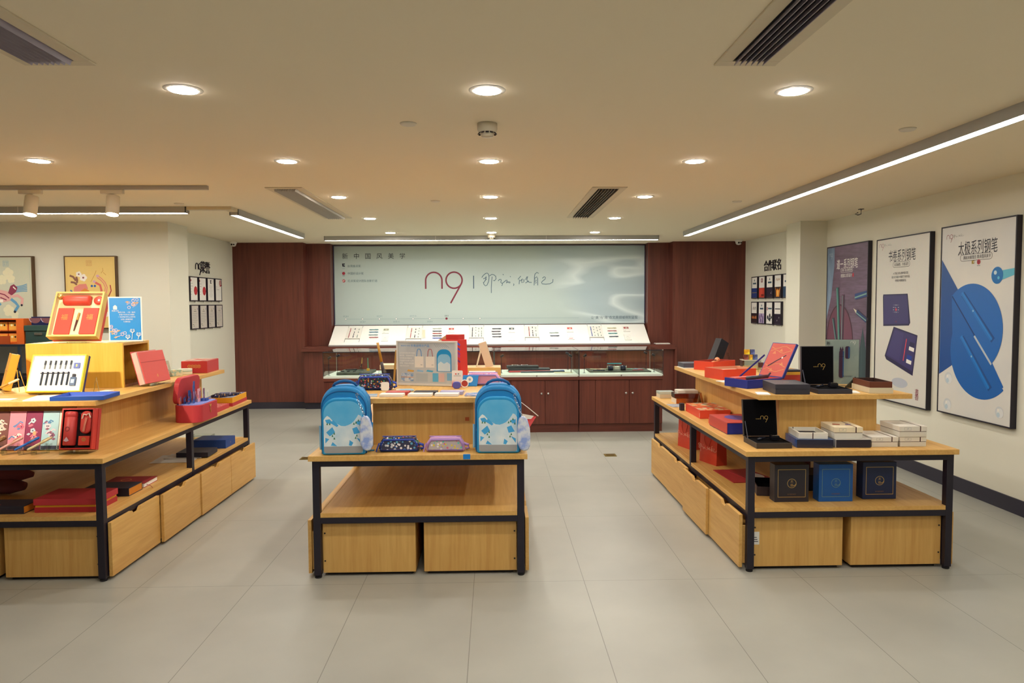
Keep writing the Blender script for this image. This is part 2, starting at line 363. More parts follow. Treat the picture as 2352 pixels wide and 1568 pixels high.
vent(-1.78, -1.51, .9, 2.82, 'ceiling air vent at top left with dark lengthwise slots', 8, SL)
vent(.86, 1.10, .9, 2.80, 'ceiling air vent at top right with grey tilted blades', 6, SL2)
vent(-1.79, -1.50, 5.70, 7.70, 'ceiling air vent above the left aisle, beyond the downlights', 9, mat('#B9B2A8', .5))
vent(.79, 1.07, 5.70, 7.70, 'ceiling air vent above the right aisle near the sign', 7, mat('#A79F92', .5))
def smoke(x, y, label):
    t = thing('smoke_detector', label, 'smoke detector', (x, y, HC), 0, 'smoke detectors')
    c = mat('#C9BEA6', .6)
    obj('body', B().lathe([(.051, 0), (.052, -.03), (.048, -.04), (.034, -.056), (.030, -.066), (.012, -.068)], c, 28), t, smooth=True)
    s = B()
    for i in range(12):
        s.box(-.0085, .0085, -.0012, .0006, -.009, .009, mat('#1A1720', .8), RZ(i*30) @ T(0, -.0426, -.048) @ RX(-41))
    obj('sensing_slots', s, t)
smoke(-.027, 3.72, 'cream smoke detector behind the nearest middle downlight')
smoke(-.022, 9.56, 'small smoke detector near the strip light before the sign')
for x, y, l in ((-.43, 3.715, 'flat white ceiling disc left of the nearer smoke detector'), (-.515, 6.46, 'flat white ceiling disc between the two far air vents'),
                (-2.843, 6.60, 'flat white ceiling disc beside the spotlight rail'), (2.227, 6.52, 'flat white ceiling disc by the long strip light, far one'),
                (2.221, 3.82, 'flat white ceiling disc by the long strip light, near one'), (-.241, 10.02, 'tiny ceiling disc left of the far smoke detector'), (2.234, 10.13, 'tiny ceiling disc at the right end of the rear strip light')):
    one('sprinkler_cover', B().lathe([(.043, 0), (.042, -.004), (.036, -.009), (.02, -.010)], mat('#D9D2C2', .5), 28), l, 'sprinkler', (x, y, HC-.0003), 0, 'ceiling sprinkler covers', smooth=True)
# spotlight rail with two heads
t = thing('light_rail', 'grey spotlight rail on the ceiling above the left display table', 'light rail', (0, 0, HC))
obj('rail', B().box(-6.5, -2.2, 5.61, 5.645, -.032, 0, mat('#A8A39C', .45)), t, bevel=.002)
def spot(x, label, aim, tilt, rz, y=5.628, power=1.0):
    t = thing('track_spotlight', label, 'spotlight', (x, y, HC-.0325), 0, 'spotlights on the rail')
    wm = mat('#D8CDB6', .5)
    obj('adapter', B().box(-.085, .085, -.017, .017, -.03, 0, wm), t, bevel=.003)
    obj('arm', B().box(-.012, .012, -.006, .006, -.075, -.03, wm), t)
    M = T(0, 0, -.12) @ RZ(rz) @ RX(tilt)
    h = B(); h.M = M; h.lathe([(.045, .075), (.047, .07), (.047, -.07), (.043, -.072)], wm, 28); obj('lamp_head', h, t, smooth=True)
    d = B(); d.M = M; d.lathe([(.0, -.0735), (.042, -.0735), (.043, -.072)], emit('spot_diffuser', '#FFF1D6', 30), 28); obj('lens', d, t)
    ld = bpy.data.lights.new('spotlight_beam', 'SPOT'); ld.energy = SPOT*10*power; ld.spot_size = math.radians(38); ld.spot_blend = .7; ld.color = (1, .86, .62); ld.shadow_soft_size = .04
    lo = bpy.data.objects.new('spotlight_beam', ld); COL.objects.link(lo); lo.parent = t; lo.location = M @ Vector((0, 0, -.09))
    d = Vector(aim)-(Vector(t.location)+lo.location); lo.rotation_euler = d.to_track_quat('-Z', 'Y').to_euler()
spot(-2.93, 'cream cylinder spotlight hanging from the rail, tilted toward the table', (-2.8, 5.15, 1.1), -14, 8)
spot(-3.55, 'cream cylinder spotlight farther left on the rail', (-3.1, 5.1, 1.0), -14, 0)
t = thing('light_rail', 'spotlight rail over the front of the left table, outside the picture', 'light rail', (0, 0, HC))
obj('rail', B().box(-4.2, -2.4, 2.385, 2.415, -.032, 0, mat('#A8A39C', .45)), t, bevel=.002)
spot(-2.95, 'cream spotlight above the left table front, outside the picture, right one', (-2.75, 4.75, 1.15), 55, 6, 2.40, 1.15)
spot(-3.7, 'cream spotlight above the left table front, outside the picture, left one', (-3.0, 4.5, .95), 55, 15, 2.40, .6)
# cameras near the ceiling
def dome(x, y, label, s=1):
    t = thing('dome_camera', label, 'security camera', (x, y, HC), 0, 'security cameras')
    obj('base', B().lathe([(.055*s, 0), (.056*s, -.02*s), (.05*s, -.03*s)], WHITE, 24), t, smooth=True)
    obj('eyeball', B().lathe([(.045*s, -.02*s), (.044*s, -.05*s), (.03*s, -.072*s), (.008*s, -.078*s)], mat('#E4E4DF', .3), 24), t, smooth=True)
    obj('lens', B().lathe([(.012, 0), (.012, .01), (.004, .011)], mat('#101018', .1), 12, T(-.012*s, -.04*s, -.05*s) @ RX(75)), t)
    obj('lens', B().lathe([(.01, 0), (.01, .01), (.004, .011)], mat('#101018', .1), 12, T(.02*s, -.037*s, -.05*s) @ RX(75)), t)
dome(3.60, 10.45, 'white dome camera at the top of the right wood panel')
dome(-3.78, 10.55, 'white dome camera at the left upper end of the wood wall', .9)
t = thing('ceiling_hook', 'small dark bracket under the ceiling above the posters', 'bracket', (3.66, 7.07, HC))
obj('plate', B().box(-.02, .02, -.02, .02, -.006, 0, BLACK), t); obj('hook', B().tube([(0, 0, -.005), (0, 0, -.05), (-.03, 0, -.06), (-.06, 0, -.05), (-.03, 0, -.035)], .005, BLACK, 6), t)
# floor sockets, wall socket
for x, y, l in ((1.18, 7.2, 'brass socket plate in the floor of the right aisle'), (-1.9, 7.2, 'brass socket plate in the floor behind the left backpack')):
    t = thing('floor_socket', l, 'floor socket', (x, y, 0), 0, 'brass floor sockets'); br = mat('#8F7A3A', .35, .8)
    obj('plate', B().box(-.06, .06, -.06, .06, .0005, .004, br), t, bevel=.001); obj('lid', B().box(-.04, .04, -.04, .04, .0042, .006, mat('#776430', .35, .8)), t)
t = thing('wall_socket', 'white power socket low on the wall under the certificates', 'socket', (-3.86, 9.65, .36), 90)
obj('plate', B().box(-.043, .043, -.009, 0, -.06, .06, WHITE), t, bevel=.002); obj('switch_rocker', B().box(-.02, .02, -.012, -.0092, -.03, .03, mat('#DAD9D2', .4)), t, bevel=.001)
# ================================================================ DISPLAY TABLES (front edge at y=4.0)
def display_table(cx, label, pull_l, pull_r, sticker=False):
    t = thing('display_table', label, 'display table', (cx, 4.0, 0), 0, 'two tier oak display tables')
    obj('tabletop', B().box(-.615, .615, -.02, 2.42, .675, .705, OAK['y']), t, bevel=.002)
    fr = B()
    for x in (-.577, .577): fr.box(x-.0185, x+.0185, .03, 2.37, .64, .6745, BLACK).box(x-.0185, x+.0185, .03, 2.37, .315, .3495, BLACK)
    for y in (.02, 1.2, 2.38): fr.box(-.577, .577, y-.0185, y+.0185, .64, .6745, BLACK).box(-.577, .577, y-.0185, y+.0185, .315, .3495, BLACK)
    obj('frame', fr, t, bevel=.0015)
    for x in (-.577, .577):
        for y in (.02, 1.2, 2.38):
            l = obj('leg', B().box(x-.02, x+.02, y-.02, y+.02, .016, .6745, BLACK), t, bevel=.0015)
            obj('foot', B().lathe([(.018, 0), (.02, .003), (.02, .012), (.012, .016)], mat('#0F0D14', .6), 16, T(x, y, 0)), l)
    sh = B().box(-.556, .556, 0, 2.4, .35, .375, OAK['y'])
    for sx in (-1, 1):
        for y0, y1 in ((.042, 1.178), (1.222, 2.358)): sh.box(*sorted((sx*.556, sx*.597)), y0, y1, .35, .375, OAK['y'])
    obj('shelf', sh, t, bevel=.0015)
    for x0, x1 in ((-.553, -.026), (.022, .553)):
        c = obj('drawer_cabinet', B().box(x0, x1, .035, 2.365, .02, .305, OAK['z']), t, bevel=.0015)
        sc = B()
        for z in (.09, .25):
            for xx in ((x1-.012),) if x0 > 0 else ((x0+.012),): sc.lathe([(.005, 0), (.005, .002)], mat('#2B2320', .5), 10, T(xx, .0345, z) @ RX(90))
        obj('screw_caps', sc, c); obj('plinth', B().box(x0+.02, x1-.02, .06, 2.34, 0, .0195, mat('#181218', .7)), c)
        for xx, sgn in ((x0, -1), (x1, 1)):
            pass
    for sgn, pull in ((-1, pull_l), (1, pull_r)):
        for k in range(4):
            y0 = .03+k*.5875; y1 = y0+.58; p = pull[k]; m = (y0+y1)/2
            pts = [(y0, .02), (y1, .02), (y1, .328), (m+.055, .328), (m+.03, .305), (m-.03, .305), (m-.055, .328), (y0, .328)]
            d = B(); xa = .603+p
            M = Matrix(((0, -sgn, 0, 0), (1, 0, 0, 0), (0, 0, 1, 0), (0, 0, 0, 1)))
            d.prism(pts if sgn > 0 else pts[::-1], -(xa+.02), -xa, OAK['y'], M)
            dr = obj('drawer', d, t, bevel=.001)
            if p > .004:
                a, c2 = sorted((sgn*.555, sgn*xa))
                for q in (y0+.012, y1-.026): obj('drawer_side', B().box(a, c2, q, q+.014, .04, .26, OAK['y']), dr)
    obj('pedestal', B().box(-.30, .30, .30, 2.12, .7055, .9675, OAK['z']).box(-.302, -.284, .2985, .30, .7055, .9675, OAK['z']).box(.284, .302, .2985, .30, .7055, .9675, OAK['z']), t, bevel=.001)
    obj('upper_top', B().box(-.465, .465, .2, 2.2, .968, .998, OAK['y']), t, bevel=.002)
    if sticker:
        s = B().rect(-.552, -.515, .15, .225, .0343, mat('#E9E8E2', .6))
        for i in range(3): s.rect(-.548, -.53+.004*i, .19-.012*i, .194-.012*i, .0341, INK)
        s.rect(-.55, -.545, .165, .215, .0341, BLUE); obj('label_sticker', s, t)
    return t
display_table(-2.79, 'oak display table at left, cut off by the picture edge', [0]*4, [0, .022, .03, .03])
display_table(-.43, 'oak display table in the middle with two blue backpacks on it', [.012]*4, [.0, .0, .0, .0])
display_table(2.045, 'oak display table at right in front of the posters', [.012, .03, .006, .002], [0]*4, True)
# ================================================================ SIGN AND REAR COUNTER
def silk_mat():
    m, n, L, p = nodemat('sign_print_silk')
    tc = n.new('ShaderNodeTexCoord'); mp = n.new('ShaderNodeMapping'); mp.inputs['Rotation'].default_value = (0, math.radians(-33), 0); mp.inputs['Scale'].default_value = (.28, 1, 1.25)
    wv = n.new('ShaderNodeTexNoise'); wv.inputs['Scale'].default_value = 1.9; wv.inputs['Detail'].default_value = 1.5; wv.inputs['Distortion'].default_value = .25
    cr = n.new('ShaderNodeValToRGB'); e = cr.color_ramp.elements
    e[0].position = .34; e[0].color = lin('#A3B7BF'); e[1].position = .66; e[1].color = lin('#A9BCC3'); a = e.new(.46); a.color = lin('#B4C6CA'); c = e.new(.52); c.color = lin('#D6E4E5'); d = e.new(.56); d.color = lin('#AFC2C8')
    sp = n.new('ShaderNodeSeparateXYZ'); ms = n.new('ShaderNodeMapRange'); ms.interpolation_type = 'SMOOTHSTEP'
    dg = n.new('ShaderNodeMath'); dg.operation = 'MULTIPLY_ADD'; dg.inputs[1].default_value = .55
    L.new(tc.outputs['Object'], mp.inputs[0]); L.new(mp.outputs[0], wv.inputs[0]); L.new(wv.outputs[0], cr.inputs[0]); L.new(tc.outputs['Object'], sp.inputs[0])
    L.new(sp.outputs[2], dg.inputs[0]); L.new(sp.outputs[0], dg.inputs[2]); L.new(dg.outputs[0], ms.inputs[0])
    ms.inputs[1].default_value = 1.75; ms.inputs[2].default_value = 2.45
    mx = n.new('ShaderNodeMixRGB'); mx.inputs[1].default_value = lin('#B4C4C1'); L.new(ms.outputs[0], mx.inputs[0]); L.new(cr.outputs[0], mx.inputs[2]); L.new(mx.outputs[0], p.inputs['Base Color'])
    p.inputs['Roughness'].default_value = .5; return m
t = thing('wall_sign', 'wide pale grey shop sign in the dark wood alcove with red word mark', 'sign', (0, 11.13, 0))
obj('board', B().box(-2.455, 2.355, 0, .025, 1.25, 2.447, silk_mat()), t)
dkf = mat('#2B2540', .5)
obj('frame', B().box(-2.469, -2.456, -.02, .025, 1.235, 2.46, dkf).box(2.356, 2.369, -.02, .025, 1.235, 2.46, dkf).box(-2.456, 2.356, -.02, .025, 2.448, 2.46, mat('#6F6A75', .5)).box(-2.456, 2.356, -.02, .025, 1.235, 1.249, mat('#B9C4C6', .4)), t)
MAROON = mat('#7A1F38', .5); SLATE = mat('#3E5A70', .6); Y = -.0015
b = B(); k = .000947*315
logo(b, -1.186+.000947*443, 2.215-.000947*315, k, Y, MAROON); obj('word_mark', b, t)
b = B(); hand(b, -1.186+.000947*1640, 2.215-.000947*315, k, Y, SLATE, 10); b.stroke([(-.308, 1.99), (-.308, 1.79)], .014, Y, SLATE); obj('handwriting', b, t)
b = B(); b.txt('新中国风美学', -2.288, 2.296, .078, Y, INK, gap=.1765)
for z, s in ((2.145, '台湾金点奖'), (2.031, '中国好设计奖'), (1.917, '红点奖设计团队创新打造')): b.txt(s, -2.25, z, .034, Y, SLATE, 'l')
b.txt('让“美”与“用”在文具领域得到呈现', 2.25, 1.330, .044, Y, SLATE, 'r', sx=.93)
obj('lettering', b, t)
b = B()
b.f2([(-2.335, 2.185), (-2.29, 2.185), (-2.29, 2.172), (-2.32, 2.165), (-2.29, 2.15), (-2.29, 2.135), (-2.33, 2.14)], Y, INK); b.rect(-2.332, -2.292, 2.1, 2.118, Y, mat('#A8B9BF'))
b.disc(-2.312, 2.033, .024, Y, mat('#A5283C')); b.ring(-2.312, 2.033, .012, .003, Y-.0005, mat('#7A1F30')); b.rect(-2.332, -2.292, 1.994, 2.0, Y, SLATE)
b.disc(-2.312, 1.918, .024, Y, mat('#B23A48'))
for q in (-.008, .002, .012): b.stroke([(-2.325+q, 1.906), (-2.312+q, 1.93)], .004, Y-.0005, WHITE)
obj('award_marks', b, t)
b = B(); tl = mat('#7E97A5'); b.rect(-2.27, 1.33, 1.3265, 1.3295, Y, tl)
for i in range(9):
    x = -2.291+i*.2595
    if i == 6: b.disc(x, 1.328, .018, Y-.001, MAROON)
    else: b.disc(x, 1.328, .017, Y-.001, tl); b.disc(x, 1.328, .012, Y-.0015, WHITE)
for i, s in enumerate(('2018.4', '2018.7', '2018.9', '2018.12', '2019.10', '2020.6', '2021')):
    b.txt(s, -2.291+i*.2595, 1.372 if i % 2 == 0 else 1.284, .026, Y, INK if i == 6 else tl)
obj('timeline', b, t)
# ledge counter (front flush with the clad wall)
t = thing('rear_counter', 'long dark wood counter with ledge under the sign', 'counter', (0, 0, 0))
obj('body', B().box(-2.817, 2.697, 10.62, 10.935, .1, .8995, DARKWOOD), t); obj('ledge', B().box(-2.815, 2.695, 10.56, 10.935, .90, .9295, DARKWOOD_X).box(-2.468, 2.368, 10.935, 11.157, .90, .9295, DARKWOOD_X).box(-2.83, 2.73, 10.56, 10.618, .862, .8995, DARKWOOD_X).box(2.70, 2.73, 10.56, 10.715, .1, .8615, DARKWOOD), t, bevel=.002)
obj('plinth', B().box(-2.817, 2.697, 10.66, 10.935, 0, .0995, DADO), t)
# slanted white board, frame of reference: u along x, v up the slope
th = math.radians(31.06)
SLOPE = Matrix.Translation((0, 10.6, .957)) @ Matrix.Rotation(th, 4, 'X')   # local x = u, local y = v, local z = outwards
t = thing('sloped_display_board', 'bright white sloping board on the rear counter carrying pens', 'display board', (0, 0, 0))
b = B(); b.M = SLOPE
b.box(-2.443, 2.335, 0, .525, -.016, -.001, mat('#F6F5F0', .5)); obj('panel', b, t, bevel=.001)
b = B(); b.prism([(10.62, .9305), (10.62, .94), (11.06, 1.195), (11.06, .9305)], 0, .02, WHITE, T(-2.42, 0, 0) @ Matrix(((0, 1, 0, 0), (1, 0, 0, 0), (0, 0, 1, 0), (0, 0, 0, 1))))
b.prism([(10.62, .9305), (10.62, .94), (11.06, 1.195), (11.06, .9305)], 0, .02, WHITE, T(2.29, 0, 0) @ Matrix(((0, 1, 0, 0), (1, 0, 0, 0), (0, 0, 1, 0), (0, 0, 0, 1))))
obj('side_support', b, t)
b = B(); b.M = SLOPE; b.box(-2.443, 2.335, -.012, -.001, -.02, .004, mat('#D8DADA', .4)); obj('front_lip', b, t)
PL = mat('#EAE8E0', .4)
PENRED, PENBLK, PENBLU, PENTEAL, PENSIL = mat('#B05A60', .35), mat('#33384C', .35), mat('#3B5AA8', .35), mat('#5E9AA8', .35), mat('#9AA8A5', .35)
def penplate(u0, u1, v0, v1, cols, label):
    t = thing('exploded_pen_plate', label, 'pen display', (0, 0, 0), 0, 'clear plates of pen parts'); t.matrix_world = SLOPE @ T((u0+u1)/2, v0, .0005)
    w = (u1-u0)/2; h = v1-v0
    obj('plate', B().box(-w, w, 0, h, .012, .016, PL), t)
    for sx in (-1, 1):
        for v in (-.075, h+.005): obj('standoff_pin', B().tube([(sx*w*.97, v+(.075 if v < 0 else 0), .012), (sx*w, v+(.0 if v < 0 else .075), .003)], .0032, GREY, 6), t)
    for x, m, segs in cols:
        for a, c in segs: obj('pen_piece', B().lathe([(.004, 0), (.006, .004), (.006, (c-a)*h-.004), (.003, (c-a)*h)], m, 10, T(x*w, a*h, .023) @ RX(-90)), t, smooth=True)
full = [(.05, .5), (.55, .9)]; bits = [(.06, .25), (.32, .42), (.5, .58), (.78, .9)]; few = [(.06, .3), (.5, .6), (.75, .85)]; dots = [(.08, .16), (.34, .42), (.62, .68), (.85, .92)]
penplate(-2.225, -2.005, .147, .445, [(-.55, PENRED, full), (.05, PENBLK, bits), (.6, PENSIL, few)], 'clear plate of pen parts, leftmost on the white board')
penplate(-1.32, -1.09, .137, .437, [(-.4, PENRED, full), (.15, PENBLK, few), (.6, PENSIL, dots)], 'clear plate of pen parts, second from left on the white board')
penplate(-.375, -.152, .15, .449, [(-.55, PENBLK, full), (-.1, PENSIL, dots), (.3, PENSIL, few), (.7, PENSIL, bits)], 'clear plate of pen parts in the middle of the white board')
penplate(.467, .683, .153, .46, [(-.35, PENRED, full), (.15, PENBLK, bits), (.6, PENSIL, few)], 'clear plate of pen parts, second from right on the white board')
penplate(1.442, 1.66, .144, .452, [(-.6, PENBLU, full), (-.2, PENSIL, dots), (.25, PENSIL, few), (.65, PENSIL, dots)], 'clear plate of pen parts, rightmost on the white board')
def flatpen(u, v, m, label):
    t = thing('fountain_pen', label, 'pen', (0, 0, 0), 0, 'pens lying on the white board'); t.matrix_world = SLOPE @ T(u, v, .0085)
    R = RY(90); b = B(); b.lathe([(.003, -.07), (.0065, -.066), (.0068, .02), (.0075, .021), (.0075, .066), (.003, .07)], m, 12, R); obj('barrel', b, t, smooth=True)
    obj('clip', B().box(.02, .06, -.002, .002, .0075, .0095, CHROME).box(.018, .021, -.0078, .0078, -.0078, .0078, CHROME), t)
    obj('clip_mount', B().box(-.045, -.04, -.012, .008, -.0083, -.004, CHROME).box(.04, .045, -.012, .008, -.0083, -.004, CHROME), t)
PEN = lambda c: mat(c, .3)
GRP = [('left', [(-1.828, .397, '#6FA3A8', 'pale teal'), (-1.823, .33, '#5E96B8', 'light blue'), (-1.818, .254, '#86A5A6', 'grey green'), (-1.804, .185, '#B5646A', 'dusty red')]),
       ('second', [(-.867, .418, '#C6CDC6', 'pale grey'), (-.863, .345, '#3A3F52', 'black'), (-.859, .281, '#C0555A', 'red'), (-.855, .218, '#30344A', 'navy black'), (-.851, .156, '#4A63C0', 'bright blue')]),
       ('third', [(.044, .405, '#3B4158', 'slate'), (.034, .328, '#443A50', 'plum black'), (.041, .255, '#343A4C', 'charcoal'), (.046, .183, '#2C3145', 'dark navy')]),
       ('fourth', [(.916, .281, '#A9BDB6', 'pale green'), (.921, .198, '#34425F', 'navy')]),
       ('right', [(1.815, .403, '#D8CFA6', 'cream'), (1.808, .326, '#C08088', 'rose'), (1.809, .254, '#3E8F93', 'teal'), (1.812, .168, '#3A4B60', 'dark blue')])]
for nm, ps in GRP:
    for u, v, c, cn in ps:
        flatpen(u, v, PEN(c), '%s pen lying in the %s row of pens on the white board' % (cn, {'left': 'leftmost', 'right': 'rightmost'}.get(nm, nm)))
def smallcard(u, v, pic, label, kind=0):
    t = thing('info_card', label, 'card', (0, 0, 0), 0, 'small cards on the white board'); t.matrix_world = SLOPE @ T(u, v, .0005)
    obj('card', B().box(-.05, .05, -.075, .075, .002, .008, PAPER), t, bevel=.0005)
    b = B(); M = Matrix(((1, 0, 0, 0), (0, 0, 1, 0), (0, -1, 0, 0), (0, 0, 0, 1)))
    if kind == 0:
        b.rect(-.038, .038, 0, .05, -.0085, pic, M); b.rect(-.012, .02, .012, .034, -.0088, mat('#D9CFC0'), M); b.rect(-.038, -.01, -.045, -.04, -.0085, GREY, M)
    else:
        b.stroke([(-.035, -.02), (0, -.028), (.03, -.015)], .003, -.0085, pic, M); b.stroke([(-.03, -.05), (.03, -.04)], .004 if kind == 1 else .012, -.0085, pic, M); b.rect(-.015, .015, .01, .014, -.0085, GREY, M)
    obj('print', b, t)
smallcard(-1.642, .369, mat('#9DA58C'), 'upper card with green and pink picture, left end of board'); smallcard(-1.63, .16, mat('#A9A9A0'), 'lower card with a pen sketch, left end of board', 1)
smallcard(-.649, .379, mat('#C23B3B'), 'card with red and black picture behind the standing poster'); smallcard(.272, .375, mat('#2F4A55'), 'card with dark green picture in the middle of the board')
smallcard(.267, .15, mat('#B9BDB8'), 'pale sketch card below the dark green picture card', 1); smallcard(1.165, .376, mat('#CE4A4A'), 'card with bright red picture right of centre on the board')
smallcard(1.161, .168, mat('#C4424E'), 'card with a slanting red pen drawing on the board', 2); smallcard(2.035, .38, mat('#A84A50'), 'card with dark red picture at the right end of the board'); smallcard(2.022, .152, mat('#B8B5A8'), 'pale sketch card at the lower right end of the board', 1)
one('white_slip', B().box(-.11, .11, -.06, .06, .0005, .012, PAPER), 'white paper stack on the ledge right of the sloping board', 'paper', (2.56, 10.8, .93), 0)
one('white_slip', B().box(-.02, .02, -.004, .004, .0, .11, mat('#DDD8BE')), 'cream card standing on the board beside the second pen plate', 'card', (-1.05, 10.72, 1.058), 0)
# ================================================================ GLASS DISPLAY CASES
LIGHTFLOOR = mat('#E6EBE2', .5)
def display_case(x0, label, first=[]):
    W = 1.0145
    if first:
        c = copy_tree(first[0]); at(c, (x0, 8.5, 0)); tag(c, label, 'display case', 'glass display cases'); return c
    t = thing('display_case', label, 'display case', (x0, 8.5, 0), 0, 'glass display cases')
    obj('cabinet', B().box(.003, W-.003, .03, .73, .0975, .635, DARKWOOD), t); obj('plinth', B().box(.003, W-.003, .045, .72, 0, .097, DARKWOOD_X), t)
    obj('counter_edge', B().box(0, W, 0, .76, .636, .675, DARKWOOD_X), t, bevel=.002)
    for d0, d1, kx in ((.2, .606, .565), (.61, W-.006, .645)):
        d = obj('door', B().box(d0, d1, .012, .0295, .105, .63, DARKWOOD), t, bevel=.002)
        obj('knob', B().lathe([(.006, 0), (.006, .012), (.014, .016), (.015, .022), (.009, .028)], CHROME, 16, T(kx, .012, .475) @ RX(90)), d, smooth=True)
    obj('side_panel', B().box(.006, .196, .012, .0295, .105, .63, DARKWOOD), t, bevel=.002)
    obj('case_floor', B().box(.006, W-.006, .006, .72, .6755, .70, LIGHTFLOOR).box(.004, W-.004, .0, .0058, .6755, .70, mat('#D6DDD6', .35)), t)
    g = B(); e = .005
    g.box(.004, W-.004, .004, .004+e, .7005, .985, GLASS).box(.004, .004+e, .0095, .715, .7005, .985, GLASS).box(W-.004-e, W-.004, .0095, .715, .7005, .985, GLASS).box(.004, W-.004, .004, .72, .9855, .991, GLASS)
    obj('glass_hood', g, t)
    ed = mat('#23242E', .4)
    k = B().box(0, W, 0, .004, .982, .992, ed).box(0, .004, 0, .01, .6765, .985, ed).box(W-.004, W, 0, .01, .6765, .985, ed).box(.004, .0075, .7155, .72, .7005, .985, mat('#BFD6CE', .3)).box(W-.0075, W-.004, .7155, .72, .7005, .985, mat('#BFD6CE', .3))
    obj('edge_trim', k, t)
    l = obj('lock', B().lathe([(.009, 0), (.009, .006), (.006, .008)], CHROME, 14, T(W/2, .0, .688) @ RX(90)), t)
    obj('corner_cap', B().box(W-.016, W+.0005, -.001, .012, .985, .995, CHROME).box(W-.016, W+.0005, -.001, .012, .676, .684, CHROME), t)
    first.append(t); return t
for i, l in enumerate(('leftmost glass case, behind the left backpack, holding brushes', 'glass case mostly hidden behind the standing poster', 'glass case with black boxes and red pens, second from right', 'rightmost glass case with a tray of ink bottles and pens')):
    display_case(-2.031+i*1.0165, l)
def stalk(x, y, label, aim):
    t = thing('case_spotlight', label, 'case light', (x, y, .7005), 0, 'thin black lamps inside the cases')
    obj('base', B().lathe([(.018, 0), (.018, .004), (.006, .006)], CHROME, 14), t); obj('stem', B().tube([(0, 0, .006), (0, 0, .205)], .0035, BLACK, 8), t)
    obj('lamp_head', B().lathe([(.012, -.022), (.015, -.018), (.015, .018), (.010, .022)], BLACK, 14, T(.008*aim, 0, .212) @ RY(58*aim)), t, smooth=True)
for x, y, l, a in ((-1.99, 8.63, 'thin black case lamp, front left corner of the leftmost case', 1), (-1.965, 9.0, 'thin black case lamp at the rear of the leftmost case', 1), (.09, 8.75, 'thin black case lamp at the left end of the black box case', 1), (.95, 9.13, 'rear case lamp, right end of the black box case', -1), (.945, 8.72, 'front case lamp, right end of the black box case', -1), (1.105, 8.70, 'front case lamp at the left end of the rightmost case', 1), (1.96, 9.13, 'rear case lamp at the right end of the rightmost case', -1), (1.975, 8.74, 'front case lamp at the right end of the rightmost case', -1)):
    stalk(x, y, l, a)
def pen(name, m, label, loc, rz=0, rx=0, L=.135, group=None, m2=None, r=.0065):
    """pen lying along local x with its centre line r above the base"""
    t = thing(name, label, 'pen', loc, rz, group, rx)
    obj('barrel', B().lathe([(r*.4, -L/2), (r*.95, -L/2+.008), (r, L*.08), (r*.9, L*.1)], m, 12, T(0, 0, r) @ RY(90)), t, smooth=True)
    obj('cap', B().lathe([(r*1.02, L*.1), (r*1.05, L*.12), (r*1.05, L/2-.006), (r*.5, L/2)], m2 or m, 12, T(0, 0, r) @ RY(90)), t, smooth=True)
    obj('clip', B().box(L*.16, L*.42, -.0018, .0018, 2*r+.0005, 2*r+.003, CHROME).box(L*.40, L*.43, -.0018, .0018, r, 2*r+.003, CHROME), t); return t
CZ = .7008
one('felt_tray', B().bx(.40, .46, .03, mat('#4B4F47', .8)), 'grey green felt tray inside the leftmost glass case', 'tray', (-1.70, 8.86, CZ), 0, bevel=.002)
pen('calligraphy_pen', PEN('#20222C'), 'black pen resting across the grey tray in leftmost case', (-1.79, 8.98, CZ+.031), 5, L=.15)
for x, y, l in ((-1.84, 8.78, 'short black nib piece, left one on the grey tray'), (-1.77, 8.80, 'short black nib piece, middle one on the grey tray'), (-1.70, 8.81, 'short black nib piece, right one on the grey tray')):
    one('pen_nib_unit', B().lathe([(.003, 0), (.006, .01), (.006, .05), (.004, .055)], BLACK, 10, T(0, 0, .006) @ RX(90)), l, 'nib', (x, y, CZ+.031), -25, 'black nib pieces in a row', smooth=True)
t = thing('pen_stand', 'clear bottle stand holding an upright gold and black pen in glass case', 'pen stand', (-1.66, 8.92, CZ+.031))
obj('vessel', B().lathe([(.03, 0), (.032, .01), (.024, .045), (.016, .055)], ACRYLIC, 16), t, smooth=True); obj('pen', B().tube([(0, 0, .01), (.01, .0, .08), (.018, 0, .165)], [.003, .006, .005], BLACK, 8), t); obj('gold_cap', B().tube([(.0105, 0, .085), (.0175, 0, .16)], [.0064, .0055], GOLD, 8), t)
t = thing('pen_stand', 'yellow block holding an upright green pen in the glass case', 'pen stand', (-1.56, 8.86, CZ+.031))
obj('block', B().bx(.035, .03, .03, mat('#E0B23C')), t, bevel=.002); obj('pen', B().tube([(0, 0, .031), (-.002, 0, .16)], [.006, .005], mat('#4E9A7C', .4), 8), t)
one('purple_book', B().bx(.28, .06, .012, mat('#3A2448')), 'flat purple book at the front of the leftmost case', 'book', (-1.33, 8.56, CZ), 0)
one('black_gift_box', B().bx(.17, .12, .05, mat('#22242E')), 'black box at the rear right of the leftmost case', 'box', (-1.18, 8.95, CZ), 8, bevel=.002)
t = thing('folded_paper', 'white folded paper beside the black box in the leftmost case', 'paper', (-1.34, 8.92, CZ)); obj('sheet', B().prism([(-.06, 0), (.06, 0), (.0, .05)], -.04, .04, PAPER), t)
